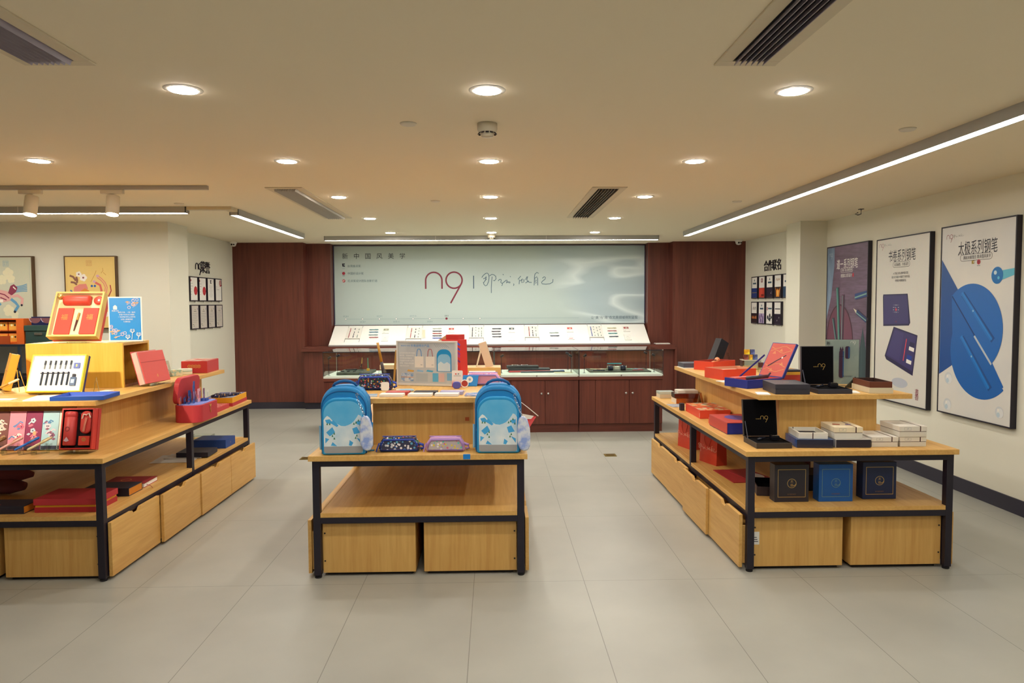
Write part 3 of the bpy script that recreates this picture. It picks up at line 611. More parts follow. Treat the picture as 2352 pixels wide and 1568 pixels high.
# case with black boxes and red pens
KB = mat('#2E3038', .5)
one('long_black_box', B().bx(.52, .20, .04, KB), 'long black box, lower one in the black box case', 'box', (.44, 8.95, CZ), 0, bevel=.002)
one('long_black_box', B().bx(.40, .14, .03, mat('#3A3B40', .5)), 'charcoal box lying on the long black box', 'box', (.36, 8.99, CZ+.0405), 2, bevel=.002)
pen('giant_pen', PEN('#C2464C'), 'large red pen leaning on the boxes in the glass case', (.46, 8.83, CZ), 3, L=.56, r=.011)
pen('giant_pen', PEN('#3A4A58'), 'large slate pen lying in front of the red one', (.60, 8.78, CZ), 2, L=.55, r=.010)
pen('giant_pen', PEN('#4A66B8'), 'blue pen at the right end of the black boxes', (.80, 8.88, CZ), -2, L=.16, r=.010)
for x, l in ((.26, 'silver pen on top of the charcoal box, left one'), (.38, 'silver pen on top of the charcoal box, right one')): pen('silver_pen', CHROME, l, (x, 8.96, CZ+.071), 3, L=.1)
one('cream_booklet', B().bx(.22, .12, .006, mat('#D9D2B4')), 'cream booklet at the front right of the black box case', 'booklet', (.85, 8.74, CZ), 3)
# rightmost case
one('felt_tray', B().bx(.76, .42, .014, mat('#55564E', .8)), 'dark grey felt tray inside the rightmost case', 'tray', (1.56, 8.94, CZ), 0, bevel=.002)
cz = CZ+.0145
one('white_pen_box', B().bx(.24, .12, .035, mat('#E2DECE')), 'white box in the middle of the rightmost case tray', 'box', (1.56, 9.02, cz), 0, bevel=.002)
t = thing('pen_rest', 'small clear rest with a teal pen on the white box', 'pen rest', (1.53, 9.02, cz+.0355)); obj('rest', B().bx(.06, .03, .025, ACRYLIC), t); obj('pen', B().tube([(-.09, 0, .034), (.09, 0, .034)], .008, mat('#3C8F98', .35), 8), t)
for x, l in ((1.445, 'left ink bottle with grey bracket in the rightmost case'), (1.60, 'right ink bottle with grey bracket in the rightmost case')):
    t = thing('ink_bottle', l, 'ink bottle', (x, 8.80, cz), 0, 'ink bottles in glass case'); obj('bottle', B().lathe([(.03, -.03), (.032, -.028), (.032, .028), (.03, .03)], mat('#23263A', .2), 18, T(0, 0, .034) @ RY(90)), t, smooth=True); obj('bracket', B().box(-.045, -.041, -.02, .02, 0, .07, CHROME).box(.041, .045, -.02, .02, 0, .07, CHROME), t)
for i, (x, y, c, cn, r) in enumerate(((1.25, 8.95, '#E0D0A8', 'cream', -55), (1.31, 8.96, '#D89A80', 'salmon', -55), (1.37, 8.96, '#D8C8B0', 'beige', -55), (1.42, 8.95, '#88B090', 'green', -55), (1.72, 8.93, '#98C0A8', 'mint', -50), (1.77, 8.93, '#6898C0', 'sky blue', -50), (1.82, 8.93, '#D0909A', 'pink', -50))):
    pen('coloured_pen', PEN(c), '%s pen standing in the row on the rightmost case tray' % cn, (x, y, cz), r, L=.12, group='coloured pens in rightmost case')
pen('coloured_pen', PEN('#3A4458'), 'navy pen lying at the front left of the tray', (1.30, 8.80, cz), -4, L=.15); pen('coloured_pen', PEN('#B05058'), 'red pen lying at the front right of the tray', (1.79, 8.81, cz), 6, L=.15)
# ================================================================ WALL POSTERS (right wall, facing -x)
def hang(name, label, cat, yc, z0, w, h, bg, group=None, d=.042, side='r', bd=.011, framem=None, x=None, rot=None):
    """framed picture; local x to the viewer's right, z up from its lower edge, front at -y"""
    loc, rz = ((X1-.0005, yc, z0), -90) if side == 'r' else ((-3.86+.0005, yc, z0), 90) if side == 'l' else ((yc, YA-.0005, z0), 0)
    t = thing(name, label, cat, loc, rz, group); fm = framem or BLACK; W = w/2
    f = B().box(-W, -W+bd, -d, 0, 0, h, fm).box(W-bd, W, -d, 0, 0, h, fm).box(-W+bd, W-bd, -d, 0, 0, bd, fm).box(-W+bd, W-bd, -d, 0, h-bd, h, fm)
    obj('frame', f, t, bevel=.001)
    obj('print_sheet', B().box(-W+bd, W-bd, -d+.004, -.003, bd, h-bd, bg), t)
    return t, -d+.0035
PB = mat('#DCDAD2', .35)
def taiji_poster():
    t, y = hang('wall_poster', 'tall poster with two blue half discs and blue pens, nearest the camera', 'poster', 5.50, .62, .87, 1.55, cloudy('poster_pale_ground', '#DEDCD5', '#D3D4D2', 1.5, .35), 'pen posters on the right wall')
    Z = .62; b = B(); db, mb, lb = mat('#0B4B96', .4), mat('#0E62B5', .4), mat('#1A86DA', .35)
    P = lambda l: [(x, z-Z) for x, z in l]
    b.f2(P([(-.42, .94), (-.12, 1.10), (-.05, 1.60), (-.15, 1.585), (-.42, 1.90)]), y-.0004, db)
    def half(cx, cz, r, a0, m, yy): b.f2(P([(cx+r*math.cos(math.radians(a0+180*i/36)), cz+r*math.sin(math.radians(a0+180*i/36))) for i in range(37)]), yy, m)
    half(.095, 1.165, .372, 132.6, mb, y-.0008); b.f2(P([(-.28, 1.60), (-.16, 1.60), (.345, .915), (.30, .89), (-.25, 1.18)]), y-.0007, mb)
    half(-.033, 1.335, .355, -47.4, mat('#1068BE', .4), y-.0013)
    b.stroke(P([(-.272, 1.594), (.02, 1.278)]), .012, y-.0014, mat('#083A78')); b.stroke(P([(.01, 1.28), (.21, 1.072)]), .018, y-.0014, mat('#B9C4CE'))
    for p, q in (((-.153, 1.62), (.203, 1.26)), ((-.149, 1.271), (.186, .888))):
        b.stroke(P([(p[0]+.014, p[1]-.01), (q[0]+.02, q[1]-.004)]), .05, y-.0015, mat('#0A4A90')); b.stroke(P([p, q]), .036, y-.0018, mat('#1273C8', .3)); b.stroke(P([(p[0]+.006, p[1]), (q[0]+.006, q[1])]), .01, y-.0021, lb)
        mx, mz = (p[0]*.6+q[0]*.4), (p[1]*.6+q[1]*.4); b.disc(mx, mz-Z, .008, y-.0024, mat('#9CC6E6'))
    b.f2(P([(.26, 1.70), (.42, 1.74), (.42, 1.79), (.30, 1.78)]), y-.0005, mat('#5FBCD6')); b.disc(.245, 1.744-Z, .062, y-.001, mat('#1773C0', .2), 24, .064); b.disc(.225, 1.765-Z, .016, y-.0013, mat('#C9E2EF')); b.disc(.26, 1.725-Z, .012, y-.0013, mat('#5CC4E8'))
    for x, z, r in ((-.294, .918, .05), (-.30, .70, .05), (.31, .723, .045)):
        b.disc(x, z-Z, r, y-.0006, mat('#CDD2D4')); b.disc(x+.008, z-Z-.006, r*.8, y-.0009, mat('#DFE2E2')); b.disc(x-.012, z-Z+.016, r*.25, y-.0012, WHITE); b.disc(x-.01, z-Z-.02, r*.4, y-.0012, mat('#BCD0DA'))
    obj('artwork', b, t)
    b = B(); b.txt('太极系列钢笔', .013, 1.972-Z, .098, y-.0004, INK, sx=.64)
    b.stroke([(x, z+1.897-Z) for x, z in rrect(.37, .05, .024)+rrect(.37, .05, .024)[:1]], .003, y-.0004, INK); b.txt('源起太极理念 秉承国风美学', .01, 1.897-Z, .026, y-.0004, INK, sx=.82)
    logo(b, -.325, 2.08-Z, .04, y-.0004, mat('#A0485A'), 30); hand(b, -.215, 2.08-Z, .035, y-.0004, GREY, 14)
    b.rect(-.045, -.015, 1.845-Z, 1.87-Z, y-.0004, mat('#A8923A')); b.rect(-.03, -.015, 1.855-Z, 1.862-Z, y-.0006, WHITE); b.disc(.036, 1.856-Z, .02, y-.0004, mat('#B0283A')); b.disc(.036, 1.856-Z, .009, y-.0006, mat('#8A1F30')); b.rect(.018, .054, 1.825-Z, 1.83-Z, y-.0004, GREY)
    obj('lettering', b, t)
def scroll_poster():
    t, y = hang('wall_poster', 'tall cream poster showing two dark purple boxes, middle of the three', 'poster', 6.515, .605, .865, 1.55, PB, 'pen posters on the right wall')
    Z = .605; b = B(); P = lambda l: [(x, z-Z) for x, z in l]; pu, pd, pk = mat('#3E3870', .4), mat('#2A2650', .4), mat('#D0465A')
    b.disc(.01, .80-Z, .13, y-.0003, mat('#B7BDC9'), 24, .045)
    b.f2(P([(-.303, 1.60), (-.297, 1.622), (.108, 1.624), (.16, 1.36), (.138, 1.335), (-.285, 1.318)]), y-.0005, pd); b.f2(P([(-.285, 1.61), (.10, 1.612), (.138, 1.352), (-.28, 1.335)]), y-.0008, pu)
    for i in range(4):
        for j in range(4): b.disc(-.115+.028*i, 1.52-.022*j-Z, .0045, y-.0011, PAPER if (i+j) % 3 else mat('#8A86B0'))
    b.disc(-.072, 1.478-Z, .014, y-.0014, pk); b.txt('书卷', -.07, 1.365-Z, .016, y-.0011, mat('#8A3A4E'))
    b.f2(P([(-.105, 1.317), (.277, 1.252), (.215, .885), (-.22, 1.0), (-.248, 1.035)]), y-.0005, pd); b.f2(P([(-.09, 1.30), (.262, 1.242), (.205, .925), (-.228, 1.04)]), y-.0008, pu); b.f2(P([(-.085, 1.285), (.065, 1.26), (.0, 1.0), (-.21, 1.05)]), y-.0011, mat('#464078', .4))
    b.stroke(P([(.111, 1.213), (.064, 1.01)]), .014, y-.0014, pk)
    for x, z in ((.196, 1.13), (.158, 1.012)):
        b.f2(P([(x-.04, z+.018), (x+.038, z+.004), (x+.03, z-.03), (x-.048, z-.016)]), y-.0014, PAPER); b.f2(P([(x-.03, z+.06), (x+.044, z+.048), (x+.038, z+.008), (x-.04, z+.02)]), y-.0013, mat('#1C3D9A') if z < 1.1 else pd)
    obj('artwork', b, t)
    b = B(); b.txt('书卷系列钢笔', 0, 1.978-Z, .098, y-.0004, INK, sx=.62)
    b.stroke([(x-.005, z+1.896-Z) for x, z in rrect(.27, .05, .022)+rrect(.27, .05, .022)[:1]], .003, y-.0004, INK); b.txt('古韵幽香，书卷涵芳', -.005, 1.896-Z, .026, y-.0004, INK, sx=.82)
    for i, s in enumerate(('n9【书卷】系列以卷轴书籍为灵感，', '融合于道“书藏古今 港通天下”的城市底蕴，', '带您重温书香雅致慢时光。')): b.txt(s, -.01, 1.815-.034*i-Z, .02, y-.0004, INK, sx=.66)
    logo(b, -.345, 2.09-Z, .04, y-.0004, mat('#B0788A'), 30); hand(b, -.235, 2.09-Z, .035, y-.0004, GREY, 12)
    for z, s in ((.745, '書'), (.70, '香')): b.txt(s, .285, z-Z, .05, y-.0004, mat('#8A3048'))
    obj('lettering', b, t)
def wood_poster():
    pw = wood('poster_purple_wood', '#5A4458', '#77607A', 'x', 10, .35, .12)
    t, y = hang('wall_poster', 'tall purple wood-grain poster with pens on a dish, farthest of the three', 'poster', 7.545, .62, .89, 1.545, pw, 'pen posters on the right wall')
    Z = .62; b = B(); P = lambda l: [(x, z-Z) for x, z in l]
    b.f2(P([(-.434, 1.36), (-.33, 1.62), (-.27, 1.95), (-.27, 2.15), (-.434, 2.15)]), y-.0003, cloudy('poster_cloth', '#5F7390', '#8FA6C0', 9, .5, .3, .7, (1, 1, .3)))
    b.disc(-.13, 1.10-Z, .30, y-.0004, mat('#4A2A38'), 36, .43); b.disc(-.13, 1.10-Z, .285, y-.0007, mat('#6E4156'), 36, .41)
    def pn(p, q, w, m): b.stroke(P([(p[0]+.02, p[1]), (q[0]+.02, q[1])]), w*1.1, y-.001, mat('#3C2A3C')); b.stroke(P([p, q]), w, y-.0013, m); b.stroke(P([(p[0]-.005, p[1]-.01), (q[0]-.005, q[1])]), w*.25, y-.0016, mat('#7FA8A0'))
    pn((-.196, 1.71), (-.12, .95), .045, mat('#1E6E66')); pn((-.066, 1.632), (-.08, .95), .04, mat('#5A3350')); pn((-.283, 1.375), (-.15, .95), .035, mat('#2E4A56'))
    pn((.194, 1.605), (.43, 1.635), .06, mat('#2C4880')); pn((.23, 1.45), (.43, 1.362), .05, mat('#26406E')); b.f2(P([(.165, 1.485), (.235, 1.462), (.22, 1.435)]), y-.0015, mat('#D8D0B8'))
    b.f2(P([(.36, 1.29), (.434, 1.05), (.434, .66), (.30, .64), (.27, .9)]), y-.0006, mat('#354A50')); b.stroke(P([(.36, 1.28), (.34, .66)]), .004, y-.0009, mat('#50686A'))
    obj('artwork', b, t)
    b = B(); b.txt('道一系列钢笔', .01, 1.958-Z, .095, y-.0004, PAPER, sx=.66)
    b.stroke([(x+.005, z+1.90-Z-.008) for x, z in rrect(.26, .045, .02)+rrect(.26, .045, .02)[:1]], .003, y-.0004, PAPER); b.txt('万物一始 返璞归真', .005, 1.892-Z, .024, y-.0004, PAPER, sx=.95)
    b.txt('德国红点奖设计', .0, 1.834-Z, .034, y-.0004, PAPER, sx=.85); b.disc(.145, 1.834-Z, .016, y-.0004, mat('#C03040'), 12, .022); logo(b, -.355, 2.07-Z, .04, y-.0006, mat('#B9C4D2'), 30)
    obj('lettering', b, t)
taiji_poster(); scroll_poster(); wood_poster()
def letters(chars, label, yc, zc, side, dx, size):
    loc, rz = ((X1-.0005, yc, zc), -90) if side == 'r' else ((-3.8595, yc, zc), 90)
    t = thing('wall_lettering', label, 'lettering', loc, rz)
    for i, ch in enumerate(chars):
        b = B(); x = (i-(len(chars)-1)/2)*dx
        if ch == 'n9': logo(b, x+.01, 0.005, size*.68, -.010, BLACK, 30)
        else: b.txt(ch, x, 0, size, -.010, BLACK)
        o = obj('letter', b, t); md = o.modifiers.new('depth', 'SOLIDIFY'); md.thickness = .008; md.offset = -1
letters('合作联名', 'raised black four character heading above the partner frames', 9.66, 2.055, 'r', .150, .13)
letters(['n9', '荣', '誉'], 'raised black heading with word mark above the certificates', 9.62, 2.055, 'l', .155, .14)
CERT = cloudy('certificate_paper', '#D9D5C4', '#CFC6C6', 3, .4)
def award(yc, z0, label, side, draw, bg=None, group='certificates on the left wall'):
    t, y = hang('certificate_frame' if side == 'l' else 'partner_frame', label, 'frame', yc, z0, .235, .315, bg or PAPER, group, .032, side, .012)
    b = B(); draw(b, y-.0005); obj('print', b, t)
    obj('hanger', B().box(.06, .09, -.02, -.001, -.014, -.0005, WHITE), t)
def d_seal(b, y):
    b.disc(.05, .135, .055, y, mat('#C02A35'), 8, .06); b.stroke([(.03, .11), (.06, .13), (.055, .165)], .005, y-.0003, mat('#E06A70')); b.disc(-.09, .265, .014, y, mat('#B0303C'))
    for i in range(5): b.rect(-.095, -.095+(.06 if i < 2 else .025), .225-.035*i, .229-.035*i, y, GREY)
def d_c(b, y):
    b.f2([(-.02, .285), (.025, .285), (.025, .272), (-.0, .265), (.02, .25), (.025, .235), (-.012, .24)], y, INK)
    for i in range(9): b.rect(-.06+.02*(i % 3 == 2), .06-.02*(i % 3 == 2), .205-.018*i, .208-.018*i, y, GREY)
def d_stripe(b, y):
    b.disc(.07, .25, .045, y, mat('#A8303C')); [b.stroke([(.035, .225+.02*i), (.105, .245+.02*i)], .007, y-.0003, PAPER) for i in range(3)]
    for i in range(3): b.rect(-.085, -.05+.08*(i == 2), .2-.02*i, .204-.02*i, y, GREY)
def d_cert(b, y):
    b.f2([(-.008, .255), (.012, .262), (.006, .24)], y, mat('#7A5A40')); b.rect(.07, .08, .25, .272, y, BLUE); b.rect(-.035, .04, .228, .233, y, INK)
    for i in range(6): b.rect(-.08, .07-.03*(i % 2), .2-.022*i, .203-.022*i, y, GREY)
    b.rect(-.08, -.04, .06, .066, y, INK); b.rect(-.06, -.025, .04, .045, y, INK)
for i, (l, dfn) in enumerate((('certificate with big red seal, leftmost in the upper left-wall row', d_seal), ('certificate with big red seal, second in the upper left-wall row', d_seal), ('certificate with black square mark, third in the upper left-wall row', d_c), ('certificate with red striped corner disc, rightmost in the upper row', d_stripe))):
    award(9.26+.272*i, 1.606, l, 'l', dfn)
for i, l in enumerate(('plain tan certificate, leftmost in the lower left-wall row', 'plain tan certificate, second in the lower left-wall row', 'plain tan certificate, third in the lower left-wall row', 'plain tan certificate, rightmost in the lower left-wall row')):
    award(9.27+.270*i, 1.245, l, 'l', d_cert, CERT)
def partner(yc, z0, label, low, top, kind):
    def draw(b, y):
        if low is not None: b.rect(-.105, .105, .013, .15, y, low)
        if top == 'seal': b.rect(-.03, .03, .225, .28, y, mat('#7A2330')); b.rect(-.01, .01, .235, .27, y-.0003, PAPER)
        elif top == 'script': b.stroke([(-.06, .235), (-.03, .265), (-.01, .23), (.02, .262), (.035, .235), (.07, .26)], .012, y, mat('#B08040'))
        elif top == 'bar': b.rect(-.085, .085, .21, .222, y, INK)
        elif top == 'red': b.rect(-.085, -.06, .195, .24, y, mat('#B03038')); b.rect(-.04, .085, .21, .23, y, SLATE)
        elif top == 'ink': [b.stroke([(x, .2), (x+.015, .24)], .012, y, m) for x, m in ((-.05, INK), (-.02, mat('#8A3A3A')), (.02, mat('#2F6A5A')), (.045, INK))]
        else: b.f2([(-.02, .25), (0, .285), (.02, .25)], y, SLATE); b.rect(-.06, .065, .205, .228, y, SLATE)
        if kind == 'gold': b.stroke([(-.09, .085), (.09, .085)], .008, y-.0004, GOLD)
        if kind == 'red': b.rect(-.08, .03, .04, .13, y-.0004, mat('#D85040')); b.rect(-.02, .08, .03, .06, y-.0004, mat('#7A2018'))
        if kind == 'specks': b.disc(.05, .07, .008, y-.0004, PAPER); b.disc(.07, .09, .004, y-.0004, PAPER)
        if kind == 'fire': b.f2([(-.08, .15), (-.06, .1), (-.05, .02), (.05, .02), (.07, .1), (.09, .15), (.03, .1), (0, .13), (-.03, .1)], y-.0004, mat('#E89030')); b.disc(0, .07, .02, y-.0006, mat('#F8D070'), 12, .04)
        if kind == 'lamps': b.rect(-.09, .09, .07, .10, y-.0004, mat('#A05A30')); [b.rect(x, x+.015, .07, .11, y-.0006, mat('#E09050')) for x in (-.08, -.03, .04, .08)]
        if kind == 'violet': [b.disc(x, z, .018, y-.0004, mat('#5A4880'), 10, .03) for x, z in ((-.06, .1), (0, .12), (.05, .09), (-.03, .05), (.04, .04))]
        if kind == 'gadgets': [b.disc(x, z, .028, y-.0004, mat('#1E2430'), 8) for x, z in ((-.05, .1), (.02, .125))]; b.f2([(-.04, .07), (.03, .04), (.06, .09), (0, .1)], y-.0005, mat('#2E3C48')); b.disc(.075, .1, .02, y-.0004, mat('#1E2430'), 8)
        if kind == 'sparks': b.f2([(-.02, .05), (0, .06), (-.01, .075)], y-.0004, PAPER); b.f2([(.04, .09), (.06, .1), (.05, .115)], y-.0004, PAPER)
    award(yc, z0, label, 'r', draw, PAPER, 'partner frames on the right wall')
DKP = mat('#262236', .4)
for i, a in enumerate((('partner frame with dark blue lower half, leftmost in the upper row', mat('#1E3A80'), 'std', 'gold'), ('partner frame with orange red lower half and seal, upper row', mat('#C8402E'), 'seal', 'red'), ('partner frame with black lower half, third in the upper row', DKP, 'std', 'specks'), ('partner frame with flaming gold lower half, fourth in the upper row', mat('#2A1414'), 'script', 'fire'), ('partner frame with dark blue photo half hidden by the pillar', mat('#2A4868'), 'std', ''))):
    partner(10.255-.283*i, 1.608, a[0], a[1], a[2], a[3])
for i, a in enumerate((('partner frame with night street picture, leftmost in the lower row', mat('#2A1820'), 'ink', 'lamps'), ('partner frame with violet flower picture, second in the lower row', mat('#B7A8C8'), 'std', 'violet'), ('partner frame with small black gadgets, third in the lower row', None, 'red', 'gadgets'), ('partner frame with black starry lower half, rightmost in the lower row', DKP, 'bar', 'sparks'))):
    partner(10.255-.283*i, 1.248, a[0], a[1], a[2], a[3])
# ---- two paintings on the left wall (facing the camera)
BRZ = mat('#5E4426', .4, .2)
def painting_pts(ox): return lambda px, py: (-4.699+(px-152)*.00472-ox, 2.101-(py-588)*.00479-1.30)
t, y = hang('framed_painting', 'framed yellow painting of a pink bird and white flowers', 'painting', -4.42, 1.30, .56, .80, mat('#EBCB7A', .6), 'framed paintings on left wall', .05, 'f', .012, BRZ)
b = B(); q = painting_pts(-4.42); PKC, PKD, WHT, BLF = mat('#E0877A'), mat('#B0403E'), mat('#F3EBDD'), mat('#2F62A8')
b.frame(-.25, .25, .03, .77, .002, y-.0003, mat('#D8B46A')); c = q(209, 605); b.frame(c[0]-.03, c[0]+.03, c[1]-.03, c[1]+.03, .003, y-.0004, mat('#D89A5A')); b.txt('祥瑞', c[0], c[1]+.011, .02, y-.0004, mat('#D89A5A')); b.txt('东方', c[0], c[1]-.013, .02, y-.0004, mat('#D89A5A'))
for fx, fy, r in ((195, 638, .036), (185, 630, .028)):
    for k in range(5): a = q(fx, fy); b.disc(a[0]+r*.6*math.cos(k*1.256), a[1]+r*.6*math.sin(k*1.256), r*.55, y-.0005, WHT)
    b.disc(a[0], a[1], r*.3, y-.0008, mat('#8A4A58'))
for l in ([(164, 633), (172, 636), (178, 645)], [(166, 648), (174, 649), (180, 654)], [(179, 636), (181, 643), (180, 650)]): b.stroke([q(*p) for p in l], .022, y-.0004, mat('#8A5A48'))
b.f2([q(*p) for p in ((173, 660), (185, 653), (201, 652), (205, 662), (200, 674), (190, 680), (172, 678))], y-.0005, PKC)
for k in range(5): b.stroke([q(165+k*2, 666+k*2), q(172+k*3, 680+k)], .014, y-.0007, BLF if k < 3 else mat('#E0C8D8'))
b.f2([q(*p) for p in ((188, 668), (198, 662), (208, 668), (204, 684), (188, 684))], y-.0008, mat('#E08A38'))
b.stroke([q(*p) for p in ((236, 684), (245, 672), (247, 660), (243, 650), (236, 642), (228, 636))], .03, y-.0006, PKC); b.stroke([q(*p) for p in ((236, 684), (245, 672), (247, 660), (243, 650), (236, 642), (228, 636))], .01, y-.0009, mat('#EBCB7A'))
b.stroke([q(*p) for p in ((226, 684), (236, 668), (233, 655), (222, 649))], .024, y-.0006, mat('#D86A60')); b.stroke([q(*p) for p in ((256, 655), (258, 668), (250, 684))], .012, y-.0006, PKD)
for p in ((228, 634), (220, 647)): a = q(*p); b.disc(a[0], a[1], .018, y-.001, mat('#D8A8B8'), 12, .014)
for p in ((214, 657), (221, 657)): a = q(*p); b.disc(a[0], a[1], .013, y-.0008, BLF)
for l in ([(212, 648), (222, 630), (225, 622)], [(236, 628), (241, 622), (240, 616)], [(241, 626), (247, 632)]): b.stroke([q(*p) for p in l], .005, y-.0005, mat('#C89040'))
for x, z, m in ((-.15, .22, BLF), (-.05, .18, PKD), (.06, .2, PKC), (.15, .16, WHT), (-.18, .1, PKC)): b.disc(x, z, .05, y-.0004, m, 12, .03)
obj('artwork', b, t)
t, y = hang('framed_painting', 'framed grey painting of a leaping blue-maned beast at the left edge', 'painting', -5.32, 1.30, .56, .80, mat('#C9CBB2', .6), 'framed paintings on left wall', .05, 'f', .012, BRZ)
b = B(); q = painting_pts(-5.32); CRM, BL2, PNK, MRN = mat('#E3DDB8'), mat('#5F9CC0'), mat('#DDA8A0'), mat('#8A2C48')
b.frame(-.25, .25, .03, .77, .002, y-.0003, mat('#9DB0AE')); c = q(19, 605); b.frame(c[0]-.03, c[0]+.03, c[1]-.03, c[1]+.03, .003, y-.0004, mat('#7FA8B8')); b.txt('祥瑞', c[0], c[1]+.011, .02, y-.0004, mat('#7FA8B8')); b.txt('东方', c[0], c[1]-.013, .02, y-.0004, mat('#7FA8B8'))
for p, r in (((24, 628), .06), ((10, 642), .05), ((30, 640), .045), ((22, 712), .06), ((35, 722), .045)):
    a = q(*p)
    for k in range(5): b.disc(a[0]+r*.5*math.cos(k*1.256+.4), a[1]+r*.6*math.sin(k*1.256+.4), r*.5, y-.0004, CRM)
b.f2([q(*p) for p in ((-14, 676), (2, 664), (20, 668), (30, 676), (26, 690), (8, 694), (-8, 688))], y-.0006, PNK); b.f2([q(*p) for p in ((22, 672), (28, 656), (36, 652), (44, 660), (40, 670), (30, 678))], y-.0008, MRN); b.stroke([q(34, 658), q(40, 664)], .012, y-.001, WHT)
for k in range(5): b.stroke([q(40, 658+k*3), q(54, 656+k*3), q(66, 652+k*4)], .009, y-.0007, BL2)
for l, m in (([(28, 686), (38, 694), (44, 702), (36, 714)], BL2), ([(30, 680), (44, 678), (54, 686), (52, 698)], PNK), ([(-6, 688), (4, 700)], BL2), ([(10, 690), (0, 690)], WHT)): b.stroke([q(*p) for p in l], .03, y-.0007, m)
for l in ([(0, 672), (14, 676), (24, 684)], [(4, 682), (18, 688)]): b.stroke([q(*p) for p in l], .012, y-.001, MRN)
b.disc(*q(36, 715), .014, y-.001, INK); b.disc(*q(52, 700), .012, y-.001, INK); b.stroke([q(-30, 690), q(-18, 680), q(-10, 684)], .03, y-.0006, BL2)
obj('artwork', b, t)
# ---- dark rack below the paintings
t = thing('display_rack', 'dark metal rack below the framed paintings at far left', 'rack', (-5.2, 7.42, 0))
obj('upper_shelf', B().box(-.75, .68, 0, .42, 1.142, 1.162, mat('#1B2430', .35)), t, bevel=.001); obj('lower_shelf', B().box(-.75, .68, 0, .42, .80, .83, BLACK), t, bevel=.001)
obj('back_panel', B().box(-.75, .36, .405, .42, .83, 1.14, mat('#B4BCBC', .3)), t)
for x in (-.74, .34, .66):
    for yy in (.01, .4): obj('post', B().box(x-.012, x+.012, yy-.01, yy+.01, 0, 1.1415, mat('#223040', .4)), t)
obj('lower_panel', B().box(-.75, .36, .06, .075, 0, .7995, BLACK), t)
ORG = mat('#D8621C', .5); ORD = mat('#A84410', .5)
t = thing('orange_gift_box', 'open orange box with small orange packets on the dark rack', 'gift box', (-5.03, 7.60, 1.1625))
s = B().box(-.25, -.24, -.10, .10, 0, .262, ORG).box(.10, .175, -.10, .10, 0, .262, ORG).box(-.24, .10, .09, .10, 0, .262, ORD).box(-.24, .10, -.10, .09, 0, .012, ORG).box(-.24, .10, -.10, .09, .25, .262, ORG).box(-.24, .10, -.06, .09, .122, .13, ORD); obj('shell', s, t)
for k, (x, z) in enumerate(((-.16, .135), (-.055, .135), (.05, .135), (-.16, .013), (-.055, .013), (.05, .013))):
    p = obj('packet', B().box(x-.048, x+.048, -.07, .06, z, z+.095, mat('#E8782A', .5)), t, bevel=.002)
    if k in (1, 2, 5, 4): obj('packet_print', B().rect(x-.04, x+.04, z+.012, z+.085, -.0703, mat('#F0A83C')).disc(x-.015, z+.06, .012, -.0706, mat('#F2E2A8')).disc(x+.018, z+.06, .01, -.0706, mat('#2A2018')), p)
obj('front_flap', B().box(-.24, .045, -.125, -.115, .0, .085, ORD), t)
t = thing('storage_box', 'dark green lidded box with metal label holder on the rack', 'box', (-4.665, 7.62, 1.1625)); GRN = mat('#26403A', .6)
obj('box_body', B().box(-.175, .175, -.12, .12, 0, .135, GRN), t, bevel=.003); obj('lid', B().box(-.183, .183, -.127, .127, .135, .192, mat('#2C4840', .6)), t, bevel=.003)
obj('label_holder', B().prism(rrect(.085, .025, .01, 4, -.04, .105), -.128, -.1205, CHROME), t)
t = thing('planet_card_box', 'dark blue box with planet picture lying on the green box', 'box', (-4.69, 7.60, 1.355))
obj('box', B().box(-.11, .11, -.06, .0, 0, .088, mat('#1A1E4A', .4)), t, bevel=.001); bb = B()
for x in (-.07, .05): bb.f2([(x+.06*math.cos(a), .075+.055*math.sin(a)) for a in [PI+i*PI/12*1.0 for i in range(13)]], -.0605, mat('#7A4A50')); bb.stroke([(x+.06*math.cos(PI+i*.13), .075+.055*math.sin(PI+i*.13)) for i in range(8)], .004, -.0609, mat('#D8D0E0'))
obj('planet_print', bb, t)
def penrest(label, loc, rz, pm, pm2=None, L=.14, gold=True, scale=1):
    """clear sloping block with a pen lying on it; pen belongs to the display pair and is its own thing"""
    t = thing('acrylic_pen_rest', label, 'pen rest', loc, rz)
    b = B().box(-.055, -.03, -.014, .014, 0, .028, ACRYLIC).box(.022, .034, -.014, .014, 0, .055, ACRYLIC).box(-.03, .022, -.014, .014, 0, .006, ACRYLIC); obj('block', b, t)
    obj('slope_bar', B().box(-.05, .05, -.004, .004, 0, .006, ACRYLIC, T(-.01, 0, .042) @ RY(-25)), t)
    return t
def restpen(label, loc, rz, m, m2=None, cat='pen'):
    a = math.radians(rz); t = thing('fountain_pen', label, cat, (loc[0]-.01*math.cos(a), loc[1]-.01*math.sin(a), loc[2]+.0595), rz, None, 0, -25)
    obj('barrel', B().lathe([(.003, -.07), (.0068, -.062), (.0072, .005)], m, 12, RY(90)), t, smooth=True); obj('cap', B().lathe([(.0076, .005), (.0078, .06), (.004, .068)], m2 or m, 12, RY(90)), t, smooth=True)
    obj('clip', B().box(.015, .052, -.0016, .0016, .0078, .0098, GOLD), t); return t
penrest('clear pen rest on the lower shelf of the dark rack', (-5.02, 7.62, .8305), 20, None)
restpen('gold and black pen on the rest in the dark rack', (-5.02, 7.62, .8305), 20, BLACK, mat('#B07A28', .35))
